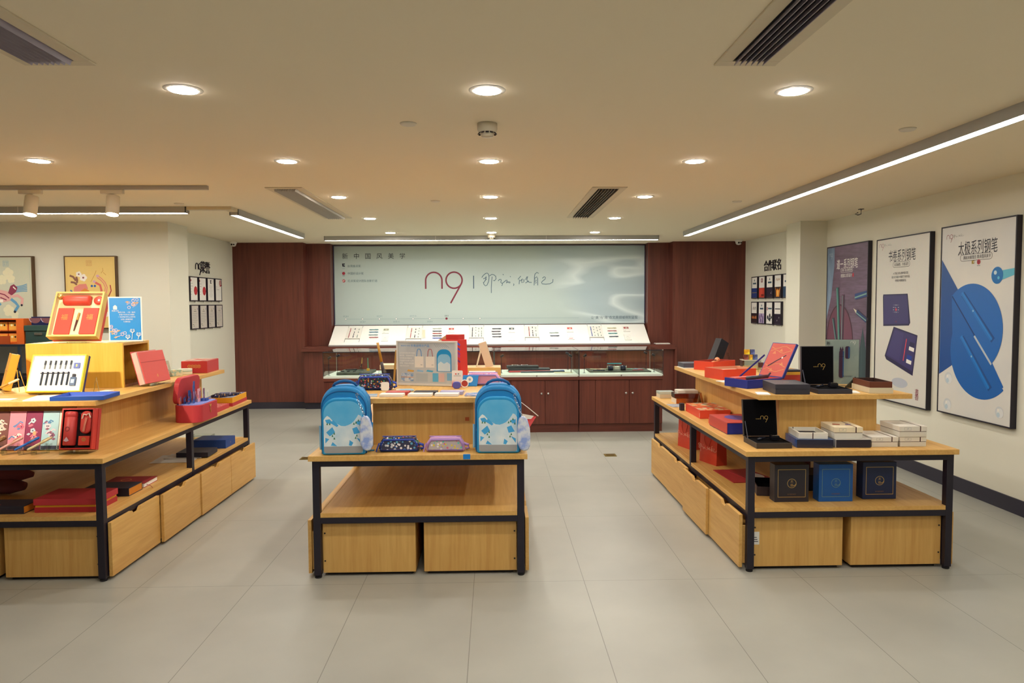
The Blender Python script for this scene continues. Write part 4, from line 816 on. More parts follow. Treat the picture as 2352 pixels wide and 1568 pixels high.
# ================================================================ LEFT TABLE
ZU, ZL, ZS = .9985, .7055, .3755
t = thing('wooden_riser_box', 'golden wood box open at its right end on the left table', 'riser', (-2.825, 5.06, ZU), 2)
obj('body', B().box(-.315, .315, -.2, -.182, 0, .302, OAK_D).box(-.315, .315, .182, .2, 0, .302, OAK_D).box(-.315, -.297, -.182, .182, 0, .302, OAK_D), t, bevel=.001)
obj('top_panel', B().box(-.297, .315, -.182, .182, .284, .302, OAK['x']), t); obj('bottom_panel', B().box(-.297, .315, -.182, .182, 0, .018, wood('oak_inner', '#8A5428', '#9C6432', 'x')), t)
CREAM = mat('#E9DDB0', .6); LAC = mat('#DE4A3A', .45); LACD = mat('#B8342C', .5)
# tilted gift box on a clear lip
t = thing('gift_set_box', 'open cream and red gift set box leaning on the wooden riser', 'gift box', (-2.855, 4.985, ZU+.3025), 4)
R = T(0, -.06, .022) @ RX(-27)
b = B(); b.M = R @ RX(90); b.tray(.32, .34, .055, .012, .018, mat('#D9BE72', .6), CREAM, T(0, .17, 0)); obj('tray', b, t, bevel=.001)
b = B(); b.M = R; b.box(-.155, .155, .002, .042, .004, .338, LACD); obj('lid_shell', b, t, bevel=.001)
b = B(); b.M = R; b.lathe([(.012, 0), (.034, .004), (.036, .02), (.036, .165), (.03, .172)], LAC, 24, T(-.105, -.031, .282) @ RY(90)); fl = obj('thermos_flask', b, t, smooth=True)
b = B(); b.M = R; b.lathe([(.010, 0), (.017, .003), (.017, .03), (.012, .034)], GOLD, 16, T(-.118, -.05, .292) @ RX(80)); obj('flask_cap', b, fl, smooth=True)
b = B(); b.M = R; b.lathe([(.03, 0), (.032, .004), (.032, .012), (.02, .02)], LAC, 24, T(.118, -.019, .285) @ RX(90)); obj('round_tin', b, t, smooth=True)
b = B(); b.M = R; b.disc(.125, .28, .007, -.0405, PAPER); obj('white_spot', b, t)  # small white disc on the face of the tin
for x, w in ((-.082, .10), (.082, .10)):
    b = B(); b.M = R; b.box(x-w/2, x+w/2, -.032, -.0185, .03, .225, mat('#E2483A', .5)); bk = obj('red_booklet', b, t, bevel=.001)
    b = B(); b.M = R; b.txt('福', x, .155, .038, -.0325, GOLD); obj('gold_character', b, bk)
b = B(); b.M = R; b.tube([(-.006, -.024, .055), (0, -.024, .12), (.006, -.024, .19)], [.003, .006, .006], mat('#5A2A2E', .3), 8); pn_ = obj('pen', b, t)
b = B(); b.M = R; b.tube([(.0012, -.0245, .135), (.0056, -.0245, .188)], [.0068, .0062], GOLD, 8); obj('pen_cap', b, pn_)
obj('clear_stand', B().box(-.09, .09, -.085, .05, 0, .003, ACRYLIC).box(-.09, .09, -.088, -.085, 0, .016, ACRYLIC).box(-.09, .09, 0, .003, .005, .2, ACRYLIC, T(0, .047, 0) @ RX(-20)), t)
# blue acrylic poster
t = thing('table_poster', 'bright blue flowered poster in a white stand on the wooden riser', 'poster stand', (-2.535, 4.985, ZU+.3025), 8)
obj('holder', B().box(-.108, .108, -.003, .003, .006, .312, PAPER).box(-.105, .105, -.04, .04, 0, .006, ACRYLIC), t, bevel=.0008)
b = B().rect(-.1, .1, .014, .304, -.0034, mat('#1A8FE0', .35)); obj('print_sheet', b, t)
b = B(); y = -.0038; PE, OG = mat('#D8C8D8', .5), mat('#D8A878', .5)
def sprig(cx, cz, s, n, sd):
    rr = random.Random(sd)
    for k in range(n):
        a = rr.uniform(0, 6.28); r = s*rr.uniform(.1, 1); x, z = max(-.093, min(.093, cx+r*math.cos(a))), max(.02, min(.298, cz+r*.8*math.sin(a)))
        if k % 3 == 0: b.ring(x, z, .009, .003, y-.0002*k, PE, 12)
        elif k % 3 == 1: b.f2([(x-.012, z), (x, z-.005), (x+.014, z+.004), (x, z+.007)], y-.0002*k, OG)
        else: b.stroke([(x-.012, z-.008), (x, z), (x+.012, z+.004)], .0025, y-.0002*k, PE)
sprig(.05, .265, .05, 15, 1); sprig(-.055, .075, .055, 22, 2)
for fx, fz in ((.045, .075), (.015, .035), (.085, .05)):
    for dx in (-.012, -.005, .005, .012): b.stroke([(fx, fz-.012), (fx+dx*1.2, fz), (fx+dx*.8, fz+.016)], .003, y-.005, PAPER)
    b.stroke([(fx, fz-.012), (fx-.005, .02)], .003, y-.005, PAPER)
b.f2([(-.075, .225), (-.05, .225), (-.05, .245), (-.0625, .256), (-.075, .245)], y, PAPER); b.txt('故宫文创', -.0625, .216, .009, y, PAPER)
for i, s in enumerate(('朝花夕拾，一笔一画间', '承载千年的东方雅韵', '一支好笔书写山河岁月', '以匠心致敬传统', '礼赠佳品')): b.txt(s, .01, .205-.016*i, .009, y, PAPER)
obj('artwork', b, t)
# pen set box on a wire easel
t = thing('pen_set_box', 'white pen set box with yellow rim and six pens on the left table', 'gift box', (-2.735, 4.50, ZU), 3)
R = T(0, -.005, .012) @ RX(-24); YEL = mat('#E6DC3A', .5)
b = B(); b.M = R @ RX(90); b.tray(.325, .245, .03, .007, .018, YEL, PAPER, T(0, .1225, 0)); obj('tray', b, t, bevel=.001)
b = B(); b.M = R; b.box(-.163, .163, .0005, .022, .0, .247, mat('#26266A', .5)); obj('back_cover', b, t, bevel=.001)
for i in range(6):
    x = -.085+.031*i
    b = B(); b.M = R; b.tube([(x, -.022, .045), (x, -.022, .13)], .005, mat('#1E2A3C', .35), 8).tube([(x+.004, -.022, .152), (x+.004, -.022, .205)], .0035, GREY, 8); pp = obj('pen', b, t)
    b = B(); b.M = R; b.tube([(x, -.0225, .118), (x, -.0225, .131)], .0056, INK, 8); obj('pen_ring', b, pp)
    b = B(); b.M = R; b.tube([(x+.004, -.0225, .178), (x+.005, -.0225, .206)], .005, mat('#3C4250', .35), 8); obj('pen_tip', b, pp)
b = B(); b.M = R; b.rect(-.1, .075, .121, .127, -.0192, INK); obj('pen_rest_strip', b, t)
b = B(); b.M = R; b.box(.095, .13, -.026, -.0185, .155, .19, mat('#5A6AB0', .5)).rect(.108, .117, .165, .18, -.0264, GOLD); obj('badge', b, t)
b = B(); b.M = R; b.box(.09, .122, -.03, -.0185, .04, .095, mat('#33507A', .3)).box(.099, .115, -.03, -.0185, .0955, .115, INK).rect(.096, .116, .055, .08, -.0303, mat('#A8C0D8')); obj('ink_bottle', b, t)
wr = mat('#A08A60', .3, .8)
b = B()
for x in (-.09, .1): b.tube([(x, -.03, .003), (x, -.03, .009), (x, -.018, .003), (x, .1, .003), (x, .085, .11), (x+.02, .11, .003), (x, .1, .003)], .0022, wr, 6)
b.tube([(.19, .08, .003), (.2, .085, .07), (.205, .09, .10), (.21, .085, .07), (.225, .08, .003)], .002, wr, 6); obj('wire_easel', b, t)
one('booklet', B().bx(.15, .235, .006, PAPER), 'white booklet lying in front of the pen set box', 'booklet', (-2.70, 4.335, ZU), 14)
t = thing('blue_tray', 'shallow royal blue tray at the corner of the left upper shelf', 'tray', (-2.455, 4.335, ZU), 6)
b = B(); b.tray(.295, .235, .024, .005, .004, BLUE, mat('#4A6AC8', .5)); obj('tray', b, t, bevel=.001)
one('price_card', B().bx(.12, .07, .003, PAPER), 'small white card at the left edge of the upper shelf', 'card', (-2.91, 4.29, ZU), 3)
one('price_card', B().bx(.06, .13, .003, PAPER), 'white card strip by the foot of the wooden riser', 'card', (-2.525, 4.66, ZU), -6)
t = thing('gift_folder', 'gold paper folder leaning beside the wooden riser', 'folder', (-3.20, 4.74, ZU), -52); AMB = mat('#DDA030', .5)
R = T(0, 0, .008) @ RX(-14)
b = B(); b.M = R; b.box(-.075, .075, -.02, .02, 0, .235, mat('#E6C8A0', .6)); obj('pages', b, t)
b = B(); b.M = R; b.box(-.077, .077, -.023, -.0205, 0, .238, AMB).box(-.077, .077, .0205, .023, 0, .238, AMB).box(.0755, .0785, -.0205, .0205, 0, .238, AMB); obj('cover', b, t)
b = B(); b.M = R; b.box(-.079, .0795, -.0245, -.0232, .12, .128, mat('#C8882A')); obj('band', b, t)
one('folder_stand', B().tube([(0, 0, 0), (-.03, .03, .14)], .002, AMB, 6).tube([(.03, .02, 0), (-.02, .04, .13)], .002, AMB, 6), 'thin prop leg behind the gold folder', 'stand', (-3.06, 4.66, ZU+.002), 0)
penrest('clear pen rest at the left edge of the upper shelf', (-3.08, 4.60, ZU), 30, None)
restpen('cream and gold pen on the rest at the left edge', (-3.08, 4.60, ZU), 30, mat('#C8923A', .35), mat('#D8D0B8', .3))
# red folder facing the right aisle
t = thing('gift_folder', 'coral red folder standing open beside the wooden riser', 'folder', (-2.375, 5.03, ZU), 82); CRL = mat('#DC5048', .5)
R = T(0, -.015, .0195) @ RX(-15)
b = B(); b.M = R; b.box(-.13, .15, .0, .035, 0, .225, mat('#D8B8B0', .6)); obj('pages', b, t)
b = B(); b.M = R; b.box(-.118, .165, -.006, -.0005, 0, .222, CRL).box(-.13, .15, .0355, .041, 0, .235, mat('#C44446', .5)); obj('cover', b, t, bevel=.001)
b = B(); b.M = R; b.box(-.119, .166, -.008, -.0062, .148, .151, mat('#B83C3C')).disc(.03, .045, .007, -.0064, mat('#E08A50'), 10, .012); obj('closing_band', b, t)
b = B().box(-.1, .12, -.045, .06, 0, .003, ACRYLIC).box(-.1, .12, -.048, -.045, 0, .02, ACRYLIC).tube([(-.1, .095, .003), (-.1, .045, .12)], .003, ACRYLIC, 6); obj('clear_stand', b, t)
t = thing('acrylic_easel', 'small clear easel with trinkets behind the coral folder', 'easel', (-2.55, 5.56, ZU), 55)
obj('easel', B().box(-.07, .07, -.002, .002, 0, .13, glass('easel_acrylic', '#E4E2DC', .4, .05, .1), T(0, 0, 0) @ RX(-22)).box(-.07, .07, -.03, .05, 0, .003, ACRYLIC), t)
obj('card', B().box(-.05, .05, -.0045, -.0025, .02, .1, mat('#D8B0A8'), RX(-22)), t)
tr = B(); [tr.lathe([(.008, 0), (.01, .004), (.008, .012)], GOLD if i % 2 else CHROME, 10, RX(-22) @ T(-.04+.02*i, -.006, .05+.03*(i % 2)) @ RX(90)) for i in range(5)]; obj('trinkets', tr, t)
one('small_gift_box', B().bx(.09, .05, .05, cloudy('teal_print', '#8FB8B0', '#D8D0B0', 40)), 'small pale teal box in front of the clear easel', 'box', (-2.50, 5.66, ZU), 25, bevel=.002)
one('ornament_box', B().bx(.05, .05, .03, CREAM), 'tiny cream box beside the pale teal box', 'box', (-2.555, 5.72, ZU), 30, bevel=.002)
t = thing('round_tin', 'white and pale green oval tins stacked near the red gift box', 'tin', (-2.49, 5.80, ZU), 12)
ov = [( .055*math.cos(2*PI*i/24), .04*math.sin(2*PI*i/24)) for i in range(24)]
Mup = Matrix(((1, 0, 0, 0), (0, 0, -1, 0), (0, 1, 0, 0), (0, 0, 0, 1))) @ Matrix.Scale(1, 4)
obj('lower_tin', B().prism(ov, -.022, 0, mat('#E6DEC0', .4), RX(90) @ Matrix.Scale(-1, 4, (0, 1, 0))), t, bevel=.002); obj('upper_tin', B().prism(ov, -.045, -.0225, mat('#E4ECE0', .4), RX(90) @ Matrix.Scale(-1, 4, (0, 1, 0))), t, bevel=.003); obj('green_band', B().prism([(x*1.01, z*1.01) for x, z in ov], -.029, -.0245, mat('#8FB8A0', .4), RX(90) @ Matrix.Scale(-1, 4, (0, 1, 0))), t)
t = thing('red_gift_box', 'large crimson gift box with gold seal at the far end of left shelf', 'gift box', (-2.46, 6.03, ZU), 4); CRI = mat('#BE2F34', .5)
obj('box', B().bx(.205, .30, .098, CRI), t, bevel=.002); b = B().rect(-.1, .1, -.145, .145, 0, mat('#C8B8A0')) if 0 else B().box(-.098, .098, -.145, .145, .0985, .0995, cloudy('crane_print', '#B84A3A', '#D0C8B8', 14, .5)); obj('printed_top', b, t)
b = B()
for i in range(4): b.ring(-.0375+.025*i, .055, .013, .0025, -.1505, GOLD, 18); b.txt('吉祥如意'[i], -.0375+.025*i, .055, .014, -.1505, GOLD)
obj('gold_seal', b, t)
# ---- lower tier, left
def leaning(name, label, cat, loc, w, h, d, lean, m, art, rz=0, group=None):
    t = thing(name, label, cat, loc, rz, group); R = T(0, 0, d/2*math.sin(math.radians(lean))+.0005) @ RX(-lean)
    b = B(); b.M = R; b.box(-w/2, w/2, -d/2, d/2, .001, h, m); obj('box', b, t, bevel=.001)
    if art: b = B(); b.M = R; art(b, -d/2-.0005, h); obj('print', b, t)
    return t
def floral(cols, sd, dark='#2A2438'):
    def f(b, y, h):
        r = random.Random(sd); b.rect(-.045, .045, .003, .024, y, mat(dark))
        for k in range(15):
            x, z = r.uniform(-.027, .027), r.uniform(.06, h-.055); m = mat(r.choice(cols))
            if k % 4 == 3:
                for a in range(5): b.disc(x+.009*math.cos(a*1.256), z+.009*math.sin(a*1.256), .007, y-.0002, m, 8)
                b.disc(x, z, .004, y-.0009, mat('#3A3050'), 8)
            elif k % 2: b.stroke([(x-.016, z-.012), (x, z+.006), (x+.016, z-.002)], .008, y-.0002, m)
            else: b.f2([(x-.012, z), (x, z-.006), (x+.013, z+.003), (x, z+.009)], y-.0002, m)
    return f
NB = [('#1E86D8', ['#E8E8E8', '#F0C0C8'], 'bright blue gift box at the left picture edge', '#1A2A50'), ('#7A4A48', ['#E8DCD0', '#A07858', '#D0C0B8'], 'brown flowered gift box in the leaning row', '#2A2438'), ('#E08CA0', ['#F0E0E0', '#C8607C', '#5A80B8'], 'pink flowered gift box in the leaning row', '#3A2A40'),
      ('#8A2C56', ['#D8A878', '#B8C8D8', '#D07088'], 'maroon gift box with gold creatures in the leaning row', '#2A2040'), ('#A8CCDA', ['#4A80B0', '#D8C8D8', '#8A5070'], 'light blue gift box with a horse picture in the leaning row', '#2A3048'), ('#E2DCD2', ['#8A6070', '#A0A0A8'], 'white gift box half hidden by the red flask box', '#4A4A58')]
for i, (c, cols, l, dk) in enumerate(NB):
    leaning('slim_gift_box', l, 'gift box', (-3.003+.0965*i, 4.225, ZL), .0945, .228, .02, 13, mat(c, .4), floral(cols, 11+i, dk), 0, 'slim gift boxes in a row')
for i, (x, c, l) in enumerate(((-2.86, '#6A4420', 'tortoiseshell pen'), (-2.765, '#E0A8A0', 'pink pen'), (-2.672, '#2468C0', 'royal blue pen'), (-2.60, '#DCD0A8', 'cream pen'))):
    penrest('clear pen rest under the %s on the lower tier' % l, (x, 4.135, ZL), 42, None)
    restpen('%s on a clear rest before the leaning gift boxes' % l, (x, 4.135, ZL), 42, mat(c, .3))
t = thing('flask_gift_box', 'red gift box with flask and tasselled pouch on the left table', 'gift box', (-2.405, 4.16, ZL), 2)
R = T(0, 0, .016) @ RX(-13); RB = mat('#C8342C', .45)
b = B(); b.M = R @ RX(90); b.tray(.18, .235, .045, .008, .012, RB, mat('#22141C', .8), T(0, .1175, 0)); obj('tray', b, t, bevel=.001)
b = B(); b.M = R; b.box(-.094, .094, -.022, .03, -.002, .237, mat('#B42C28', .5)) if 0 else b.box(-.093, .093, .0005, .03, -.002, .238, mat('#B42C28', .5)); obj('outer_lid', b, t, bevel=.001)
b = B(); b.M = R; b.lathe([(.03, 0), (.033, .004), (.033, .16), (.031, .162), (.033, .164), (.033, .188), (.028, .194)], mat('#C23A38', .45), 24, T(-.04, -.036, .022)); fl = obj('flask', b, t, smooth=True)
b = B(); b.M = R; b.f2([(-.055, .048), (-.04, .042), (-.025, .048), (-.03, .056), (-.04, .07), (-.05, .056)], -.0705, mat('#C8A8B8')).ring(-.04, .115, .012, .004, -.0705, mat('#8A2830'), 10); obj('flask_emblem', b, fl)
b = B(); b.M = R; b.prism(rrect(.062, .13, .028, 6, .043, .155), -.04, -.014, mat('#CC3A34', .6)); po_ = obj('pouch', b, t, bevel=.008, seg=3)
b = B(); b.M = R; b.tube([(.025, -.043, .175), (.035, -.05, .2), (.05, -.05, .195), (.062, -.046, .205), (.07, -.043, .18)], .004, mat('#E8D0C0', .4), 6).tube([(.05, -.046, .18), (.044, -.048, .14), (.038, -.046, .1)], .006, mat('#D8806A', .5), 6); obj('tassel_cord', b, po_)
b = B(); b.M = R; b.box(.013, .073, -.044, -.0125, .022, .075, mat('#D8402E', .5)); sb = obj('small_box', b, t, bevel=.001)
b = B(); b.M = R; b.ring(.043, .055, .009, .004, -.0445, GOLD, 14).disc(.043, .055, .004, -.0445, ORANGE); obj('gold_seal', b, sb)
obj('clear_stand', B().box(-.08, .08, -.06, .05, 0, .003, ACRYLIC).box(-.08, .08, -.063, -.06, 0, .02, ACRYLIC), t)
# round-cornered suitcase
t = thing('suitcase_gift_box', 'open red round-cornered case with pop-up town inside', 'gift case', (-2.217, 5.35, ZL), 90); SR = mat('#B8303A', .55)
def plan(w, d, r): return rrect(w, d, r, 7)
UP = Matrix(((1, 0, 0, 0), (0, 0, 1, 0), (0, -1, 0, 0), (0, 0, 0, 1)))    # outline x,z -> x,y ; extrude -> z
UP = Matrix(((1, 0, 0, 0), (0, 0, 1, 0), (0, 1, 0, 0), (0, 0, 0, 1)))
def upright(b, pts, z0, z1, m, M=None): return b.add([(x, y, z0) for x, y in pts]+[(x, y, z1) for x, y in pts], [tuple(range(len(pts)-1, -1, -1)), tuple(range(len(pts), 2*len(pts)))]+[(i, (i+1) % len(pts), (i+1) % len(pts)+len(pts), i+len(pts)) for i in range(len(pts))], m, M)
pl_ = plan(.37, .195, .06)
obj('case_body', upright(B(), pl_, 0, .125, SR), t, bevel=.003)
obj('blue_lining', upright(B(), plan(.35, .175, .055), .1255, .129, mat('#7C8CD8', .6)), t)
LM = T(0, .1, .13) @ RX(97)
b = B(); b.M = LM; upright(b, [(x, y+.0975) for x, y in pl_], -.001, .035, SR); ld_ = obj('lid', b, t, bevel=.003)
b = B(); b.M = LM; upright(b, [(x, y+.0975) for x, y in plan(.34, .168, .05)], -.004, -.0012, cloudy('lid_night_print', '#152A66', '#2A5A9C', 18)); obj('lid_lining', b, ld_)
b = B(); r = random.Random(5); cs = ['#C84A50', '#2A4A90', '#D8A0B0', '#7A3A60', '#4A80B8', '#D06040']
for k in range(16):
    x = -.145+.0185*k; y0 = .06-.019*((k*3) % 5); h = .04+.06*r.random()+(.06 if k in (3, 6) else 0); wd = r.uniform(.012, .024)
    b.box(x-wd, x+wd, y0-.001, y0+.001, .1292, .129+h, mat(r.choice(cs)))
    for q in range(3): b.box(x-wd*.8+wd*.55*q, x-wd*.45+wd*.55*q, y0-.0022, y0-.0012, .136+.2*h, .133+h*(.5+.12*q), mat(r.choice(cs)))
obj('pop_up_town', b, t)
obj('yellow_tag', B().box(.02, .045, .03, .031, .21, .245, mat('#E0D060')).box(.0315, .0335, .03, .031, .13, .21, PAPER), t)
obj('blue_lid_box', B().bx(.05, .05, .018, mat('#2A4A98'), T(.06, -.03, 0), .1295), t)
b = B(); b.tube([(.015, -.0985, .11), (.004, -.1, .095), (.0, -.1, .07), (.006, -.1, .05)], .003, GOLD, 6).tube([(-.012, -.0985, .11), (-.003, -.1, .095)], .003, GOLD, 6); obj('clasp', b, t)
# lid tray with scarf, flat book
t = thing('scarf_gift_box', 'yellow open box in a red lid with folded dark scarf', 'gift box', (-2.315, 6.19, ZL), 3)
obj('red_base', B().bx(.235, .41, .028, mat('#B83038', .5)), t, bevel=.001); b = B(); b.tray(.23, .40, .045, .006, .02, mat('#E8A51C', .5), mat('#8A98C0', .6), None, .0285); obj('yellow_tray', b, t, bevel=.001)
SCF = speckle('scarf_print', '#241F3A', ['#C8923A', '#8A5A3A', '#B8B0C8', '#3A2A50'], 60, .35, .7)
b = B(); b.tube([(-.09, -.1, .068), (-.05, -.08, .078), (.0, .0, .072), (.05, .06, .074), (.085, .13, .068)], [.014, .022, .017, .016, .013], SCF, 10); obj('scarf', b, t, smooth=True)
t = thing('flat_red_book', 'flat red patterned box beside the suitcase on the left table', 'box', (-2.31, 5.765, ZL), 2); obj('box', B().bx(.24, .34, .035, mat('#C43C40', .5)), t, bevel=.001); obj('printed_top', B().box(-.11, .11, -.16, .16, .0352, .0358, speckle('red_cloud_print', '#C84A48', ['#E0A8A0', '#D07070'], 50, .4)), t)
# ---- shelf, left
def orangeside(name, label, loc, w, d, h, rz=0):
    t = thing(name, label, 'box', loc, rz); obj('sleeve', B().box(-w/2, w/2, -d/2, d/2, 0, .004, KB2).box(-w/2, w/2, -d/2, d/2, h-.004, h, KB2).box(-w/2, w/2, -d/2, -d/2+.004, .004, h-.004, KB2).box(-w/2, w/2, d/2-.004, d/2, .004, h-.004, KB2).box(-w/2, -w/2+.004, -d/2+.004, d/2-.004, .004, h-.004, KB2), t, bevel=.0008)
    obj('inner_box', B().box(-w/2+.005, w/2-.001, -d/2+.0045, d/2-.0045, .0045, h-.0045, mat('#D08020', .5)), t); return t
KB2 = mat('#1E1C2C', .5)
t = orangeside('slipcase_box', 'black slipcase with orange end at the lower left shelf edge', (-2.815, 4.135, ZS), .29, .15, .045, 0); obj('logo_dots', B().box(-.03, -.02, -.04, -.035, .0452, .0455, mat('#40A0A0')).box(-.015, -.005, -.04, -.035, .0452, .0455, mat('#C05060')), t)
t = orangeside('slipcase_box', 'black slipcase with orange end lying against the red notebook', (-2.40, 4.50, ZS), .28, .17, .05, 0); obj('logo_text', B().txt('n9', 0, 0, .012, .0503, GREY, M=RX(-90)), t)
t = thing('banded_gift_box', 'large dark red box with a yellow band on the left lower shelf', 'box', (-2.452, 4.20, ZS), 0); DR = mat('#B02830', .5)
obj('base', B().bx(.345, .235, .03, DR), t, bevel=.001); obj('yellow_band', B().bx(.338, .228, .012, mat('#E0A020'), None, .0302), t); obj('lid', B().bx(.352, .242, .036, mat('#B83038', .55), None, .0424), t, bevel=.002); obj('emblem', B().txt('福', .05, 0, .05, .0787, mat('#8A2028'), M=RX(-90)), t)
t = thing('notebook', 'dark red notebook with bookmark ribbon on the left lower shelf', 'notebook', (-2.40, 4.72, ZS), 2)
obj('cover', B().box(-.14, .13, -.1, .1, 0, .002, DR).box(-.14, .13, -.1, .1, .026, .0285, mat('#8E2028', .55)).box(-.14, -.137, -.1, .1, .002, .026, DR), t); obj('pages', B().box(-.136, .126, -.097, .097, .0022, .0258, PAPER), t); obj('ribbon', B().tube([(.127, -.06, .012), (.16, -.08, .008), (.19, -.12, .004)], .0018, DR, 5), t); obj('gilt_print', B().ring(-.03, .0, .03, .005, -.0288, mat('#C89050'), 20, RX(90) @ Matrix.Scale(-1, 4, (0, 1, 0))), t)
SHEET = glass('tracing_paper', '#E2DDD6', .2, .2, .75)
one('paper_bag_flat', B().box(-.16, .14, -.15, .13, 0, .003, SHEET, Matrix.Shear('XZ', 4, (0, 0))).box(-.10, .17, -.02, .16, .0035, .006, SHEET), 'flat translucent paper bag lying on the left lower shelf', 'paper bag', (-2.43, 5.50, ZS), 6)
one('flat_black_box', B().bx(.24, .21, .036, KB2), 'flat black box lying on the translucent bag', 'box', (-2.335, 5.615, ZS+.0065), 2, bevel=.002)
t = thing('blue_book_box', 'royal blue box with small print near the far end of lower shelf', 'box', (-2.345, 5.985, ZS), 0); obj('box', B().bx(.27, .215, .07, mat('#1A4490', .5)), t, bevel=.002); obj('gilt_text', B().txt('n9', .03, 0, .02, .0703, mat('#8A7A90'), M=RX(-90)).txt('n9', 0, .035, .014, -.1355, GOLD, M=RZ(90)), t)
one('acrylic_box', B().box(-.09, .09, -.003, .003, 0, .05, ACRYLIC).box(-.09, -.085, .0035, .1, 0, .05, ACRYLIC).box(.085, .09, .0035, .1, 0, .05, ACRYLIC).box(-.084, .084, .0035, .1, .044, .05, ACRYLIC), 'clear acrylic riser behind the royal blue box', 'riser', (-2.55, 6.2, ZS), 0)
t = thing('folded_cloth', 'mauve folded cloth bundle at the left end of the lower shelf', 'cloth', (-3.08, 4.50, ZS)); MV = mat('#6E3A42', .9)
def blob(b, pts, r, m, flat=.5): b.tube(pts, r, m, 14, Matrix.Scale(flat, 4, (0, 0, 1)))
b = B(); blob(b, [(-.15, 0, .065), (-.06, .01, .07), (.05, 0, .068), (.13, .01, .06)], [.03, .065, .062, .03], MV, .8); obj('lower_fold', b, t, smooth=True)
b = B(); blob(b, [(-.13, -.02, .15), (.0, .02, .155), (.1, .03, .15), (.16, .05, .14)], [.03, .055, .05, .018], mat('#7A4048', .9), .8); obj('upper_fold', b, t, smooth=True)
# ================================================================ MIDDLE TABLE
BPB, BPF, BPD = mat('#1182C4', .6), mat('#1794D4', .55), mat('#0A5E9C', .6)
SKY = cloudy('printed_sky', '#58B4E8', '#7CC8F0', 5, .25, .3, .7, (1, 1, 1), .6); SNOW = cloudy('printed_snow', '#C6DEEC', '#EAF2F4', 9, .25, .35, .65, (1, 1, 1), .6); ICE = mat('#4CAEEA', .25, coat=.5); REFL = mat('#A3A4A6', .35)
def outline_pts(w, h, r, inset=0, z=0): return [(x, q+z) for x, q in arch(w-2*inset, h-2*inset, r-inset, 9)]
def backpack(label, loc, rz, first=[]):
    if first:
        c = copy_tree(first[0]); at(c, loc, rz); tag(c, label, 'backpack', 'blue school backpacks'); return c
    t = thing('backpack', label, 'backpack', loc, rz, 'blue school backpacks')
    obj('main_body', B().prism(arch(.268, .385, .115), -.03, .085, BPB, T(0, 0, .004)), t, bevel=.022, seg=4)
    obj('middle_layer', B().prism(arch(.262, .378, .114), -.062, -.026, BPB, T(0, 0, .004)), t, bevel=.016, seg=4)
    fp = obj('front_pocket', B().prism(arch(.240, .322, .088), -.098, -.058, BPF, T(0, 0, .002)), t, bevel=.010, seg=3)
    o1 = arch(.224, .300, .080, 10)
    b = B().tube([(x, -.0925, z+.010) for x, z in o1], .0035, BPD, 6, None, True); obj('piping', b, fp)
    b = B().tube([(x, -.0635, z+.006) for x, z in arch(.25, .352, .10, 10)], .003, BPD, 6, None, True); obj('zip_seam', b, t)
    # printed panel: sky above snow fields and ice blocks
    b = B(); y = -.0985; b.f2([(x, z+.012) for x, z in arch(.216, .294, .076, 10)], y, SKY)
    W = .216/2
    b.f2([(-W, .05), (W, .05), (W, .205), (.098, .222), (.085, .228), (.075, .212), (.06, .192), (.045, .178), (.028, .17), (.01, .164), (-.012, .166), (-.03, .176), (-.048, .186), (-.062, .2), (-.075, .216), (-.088, .224), (-.098, .214), (-W, .20)], y-.0003, SNOW)
    for p in ([(-.1, .20), (-.075, .205), (-.05, .178), (-.09, .18)], [(-.055, .2), (-.025, .168), (-.035, .16), (-.07, .182)], [(.07, .19), (.1, .195), (.1, .17), (.08, .172)], [(-.095, .13), (-.06, .16), (-.045, .13), (-.075, .108)], [(.05, .15), (.075, .16), (.095, .125), (.06, .118)], [(-.1, .1), (-.078, .092), (-.1, .068)], [(.072, .1), (.1, .085), (.1, .06)], [(.035, .085), (.055, .07), (.045, .052), (.03, .055)], [(-.06, .075), (-.035, .052), (-.07, .055)]):
        b.f2(p, y-.0006, ICE)
    for x, z in ((-.088, .172), (-.074, .172), (.072, .178), (.085, .19), (.095, .165), (-.06, .105), (-.05, .118), (.075, .105), (.068, .092), (-.05, .09), (.06, .172)): b.f2([(x-.005, z), (x+.005, z), (x, z+.014)], y-.0009, mat('#2E7A50', .4))
    obj('printed_panel', b, fp)
    obj('reflective_strip', B().f2([(-.098, .012), (.098, .012), (.108, .022), (.108, .05), (-.108, .05), (-.108, .022)], -.0997, REFL), fp)
    b = B().tube([(-.068, .0, .380), (-.055, -.004, .396), (-.03, -.008, .408), (0, -.01, .412), (.03, -.008, .408), (.055, -.004, .396), (.068, .0, .380)], [.007, .008, .009, .009, .009, .008, .007], BPD, 10); obj('handle', b, t, smooth=True)
    for sx in (-1, 1):
        obj('side_pocket', B().prism([(x, z) for x, z in ((-.05, 0), (.055, 0), (.06, .14), (-.045, .12))], -.012, 0, mat('#8FC4E4', .6) if sx < 0 else BPB, T(sx*.134, .03, .02) @ RZ(90*sx)), t, bevel=.004)
        obj('shoulder_strap', B().tube([(sx*.08, .092, .36), (sx*.115, .11, .30), (sx*.125, .112, .20), (sx*.13, .10, .08), (sx*.125, .08, .03)], [.013, .015, .013, .007, .006], BPD, 8), t, smooth=True)
    obj('zip_puller', B().tube([(-.118, -.064, .15), (-.12, -.068, .125)], .004, CHROME, 6), t)
    obj('base_strap', B().box(.105, .155, .03, .05, .0, .004, BPF), t)
    t.scale = (1, .84, 1); first.append(t); return t
backpack('blue backpack with snow scene panel, left end of the middle table', (-.852, 4.084, ZL), 2)
backpack('blue backpack with snow scene panel, right end of the middle table', (.022, 4.085, ZL), -1.5)
PCH = cloudy('pouch_lavender_print', '#8FA6E0', '#D8DEEA', 22, .4, .42, .58)
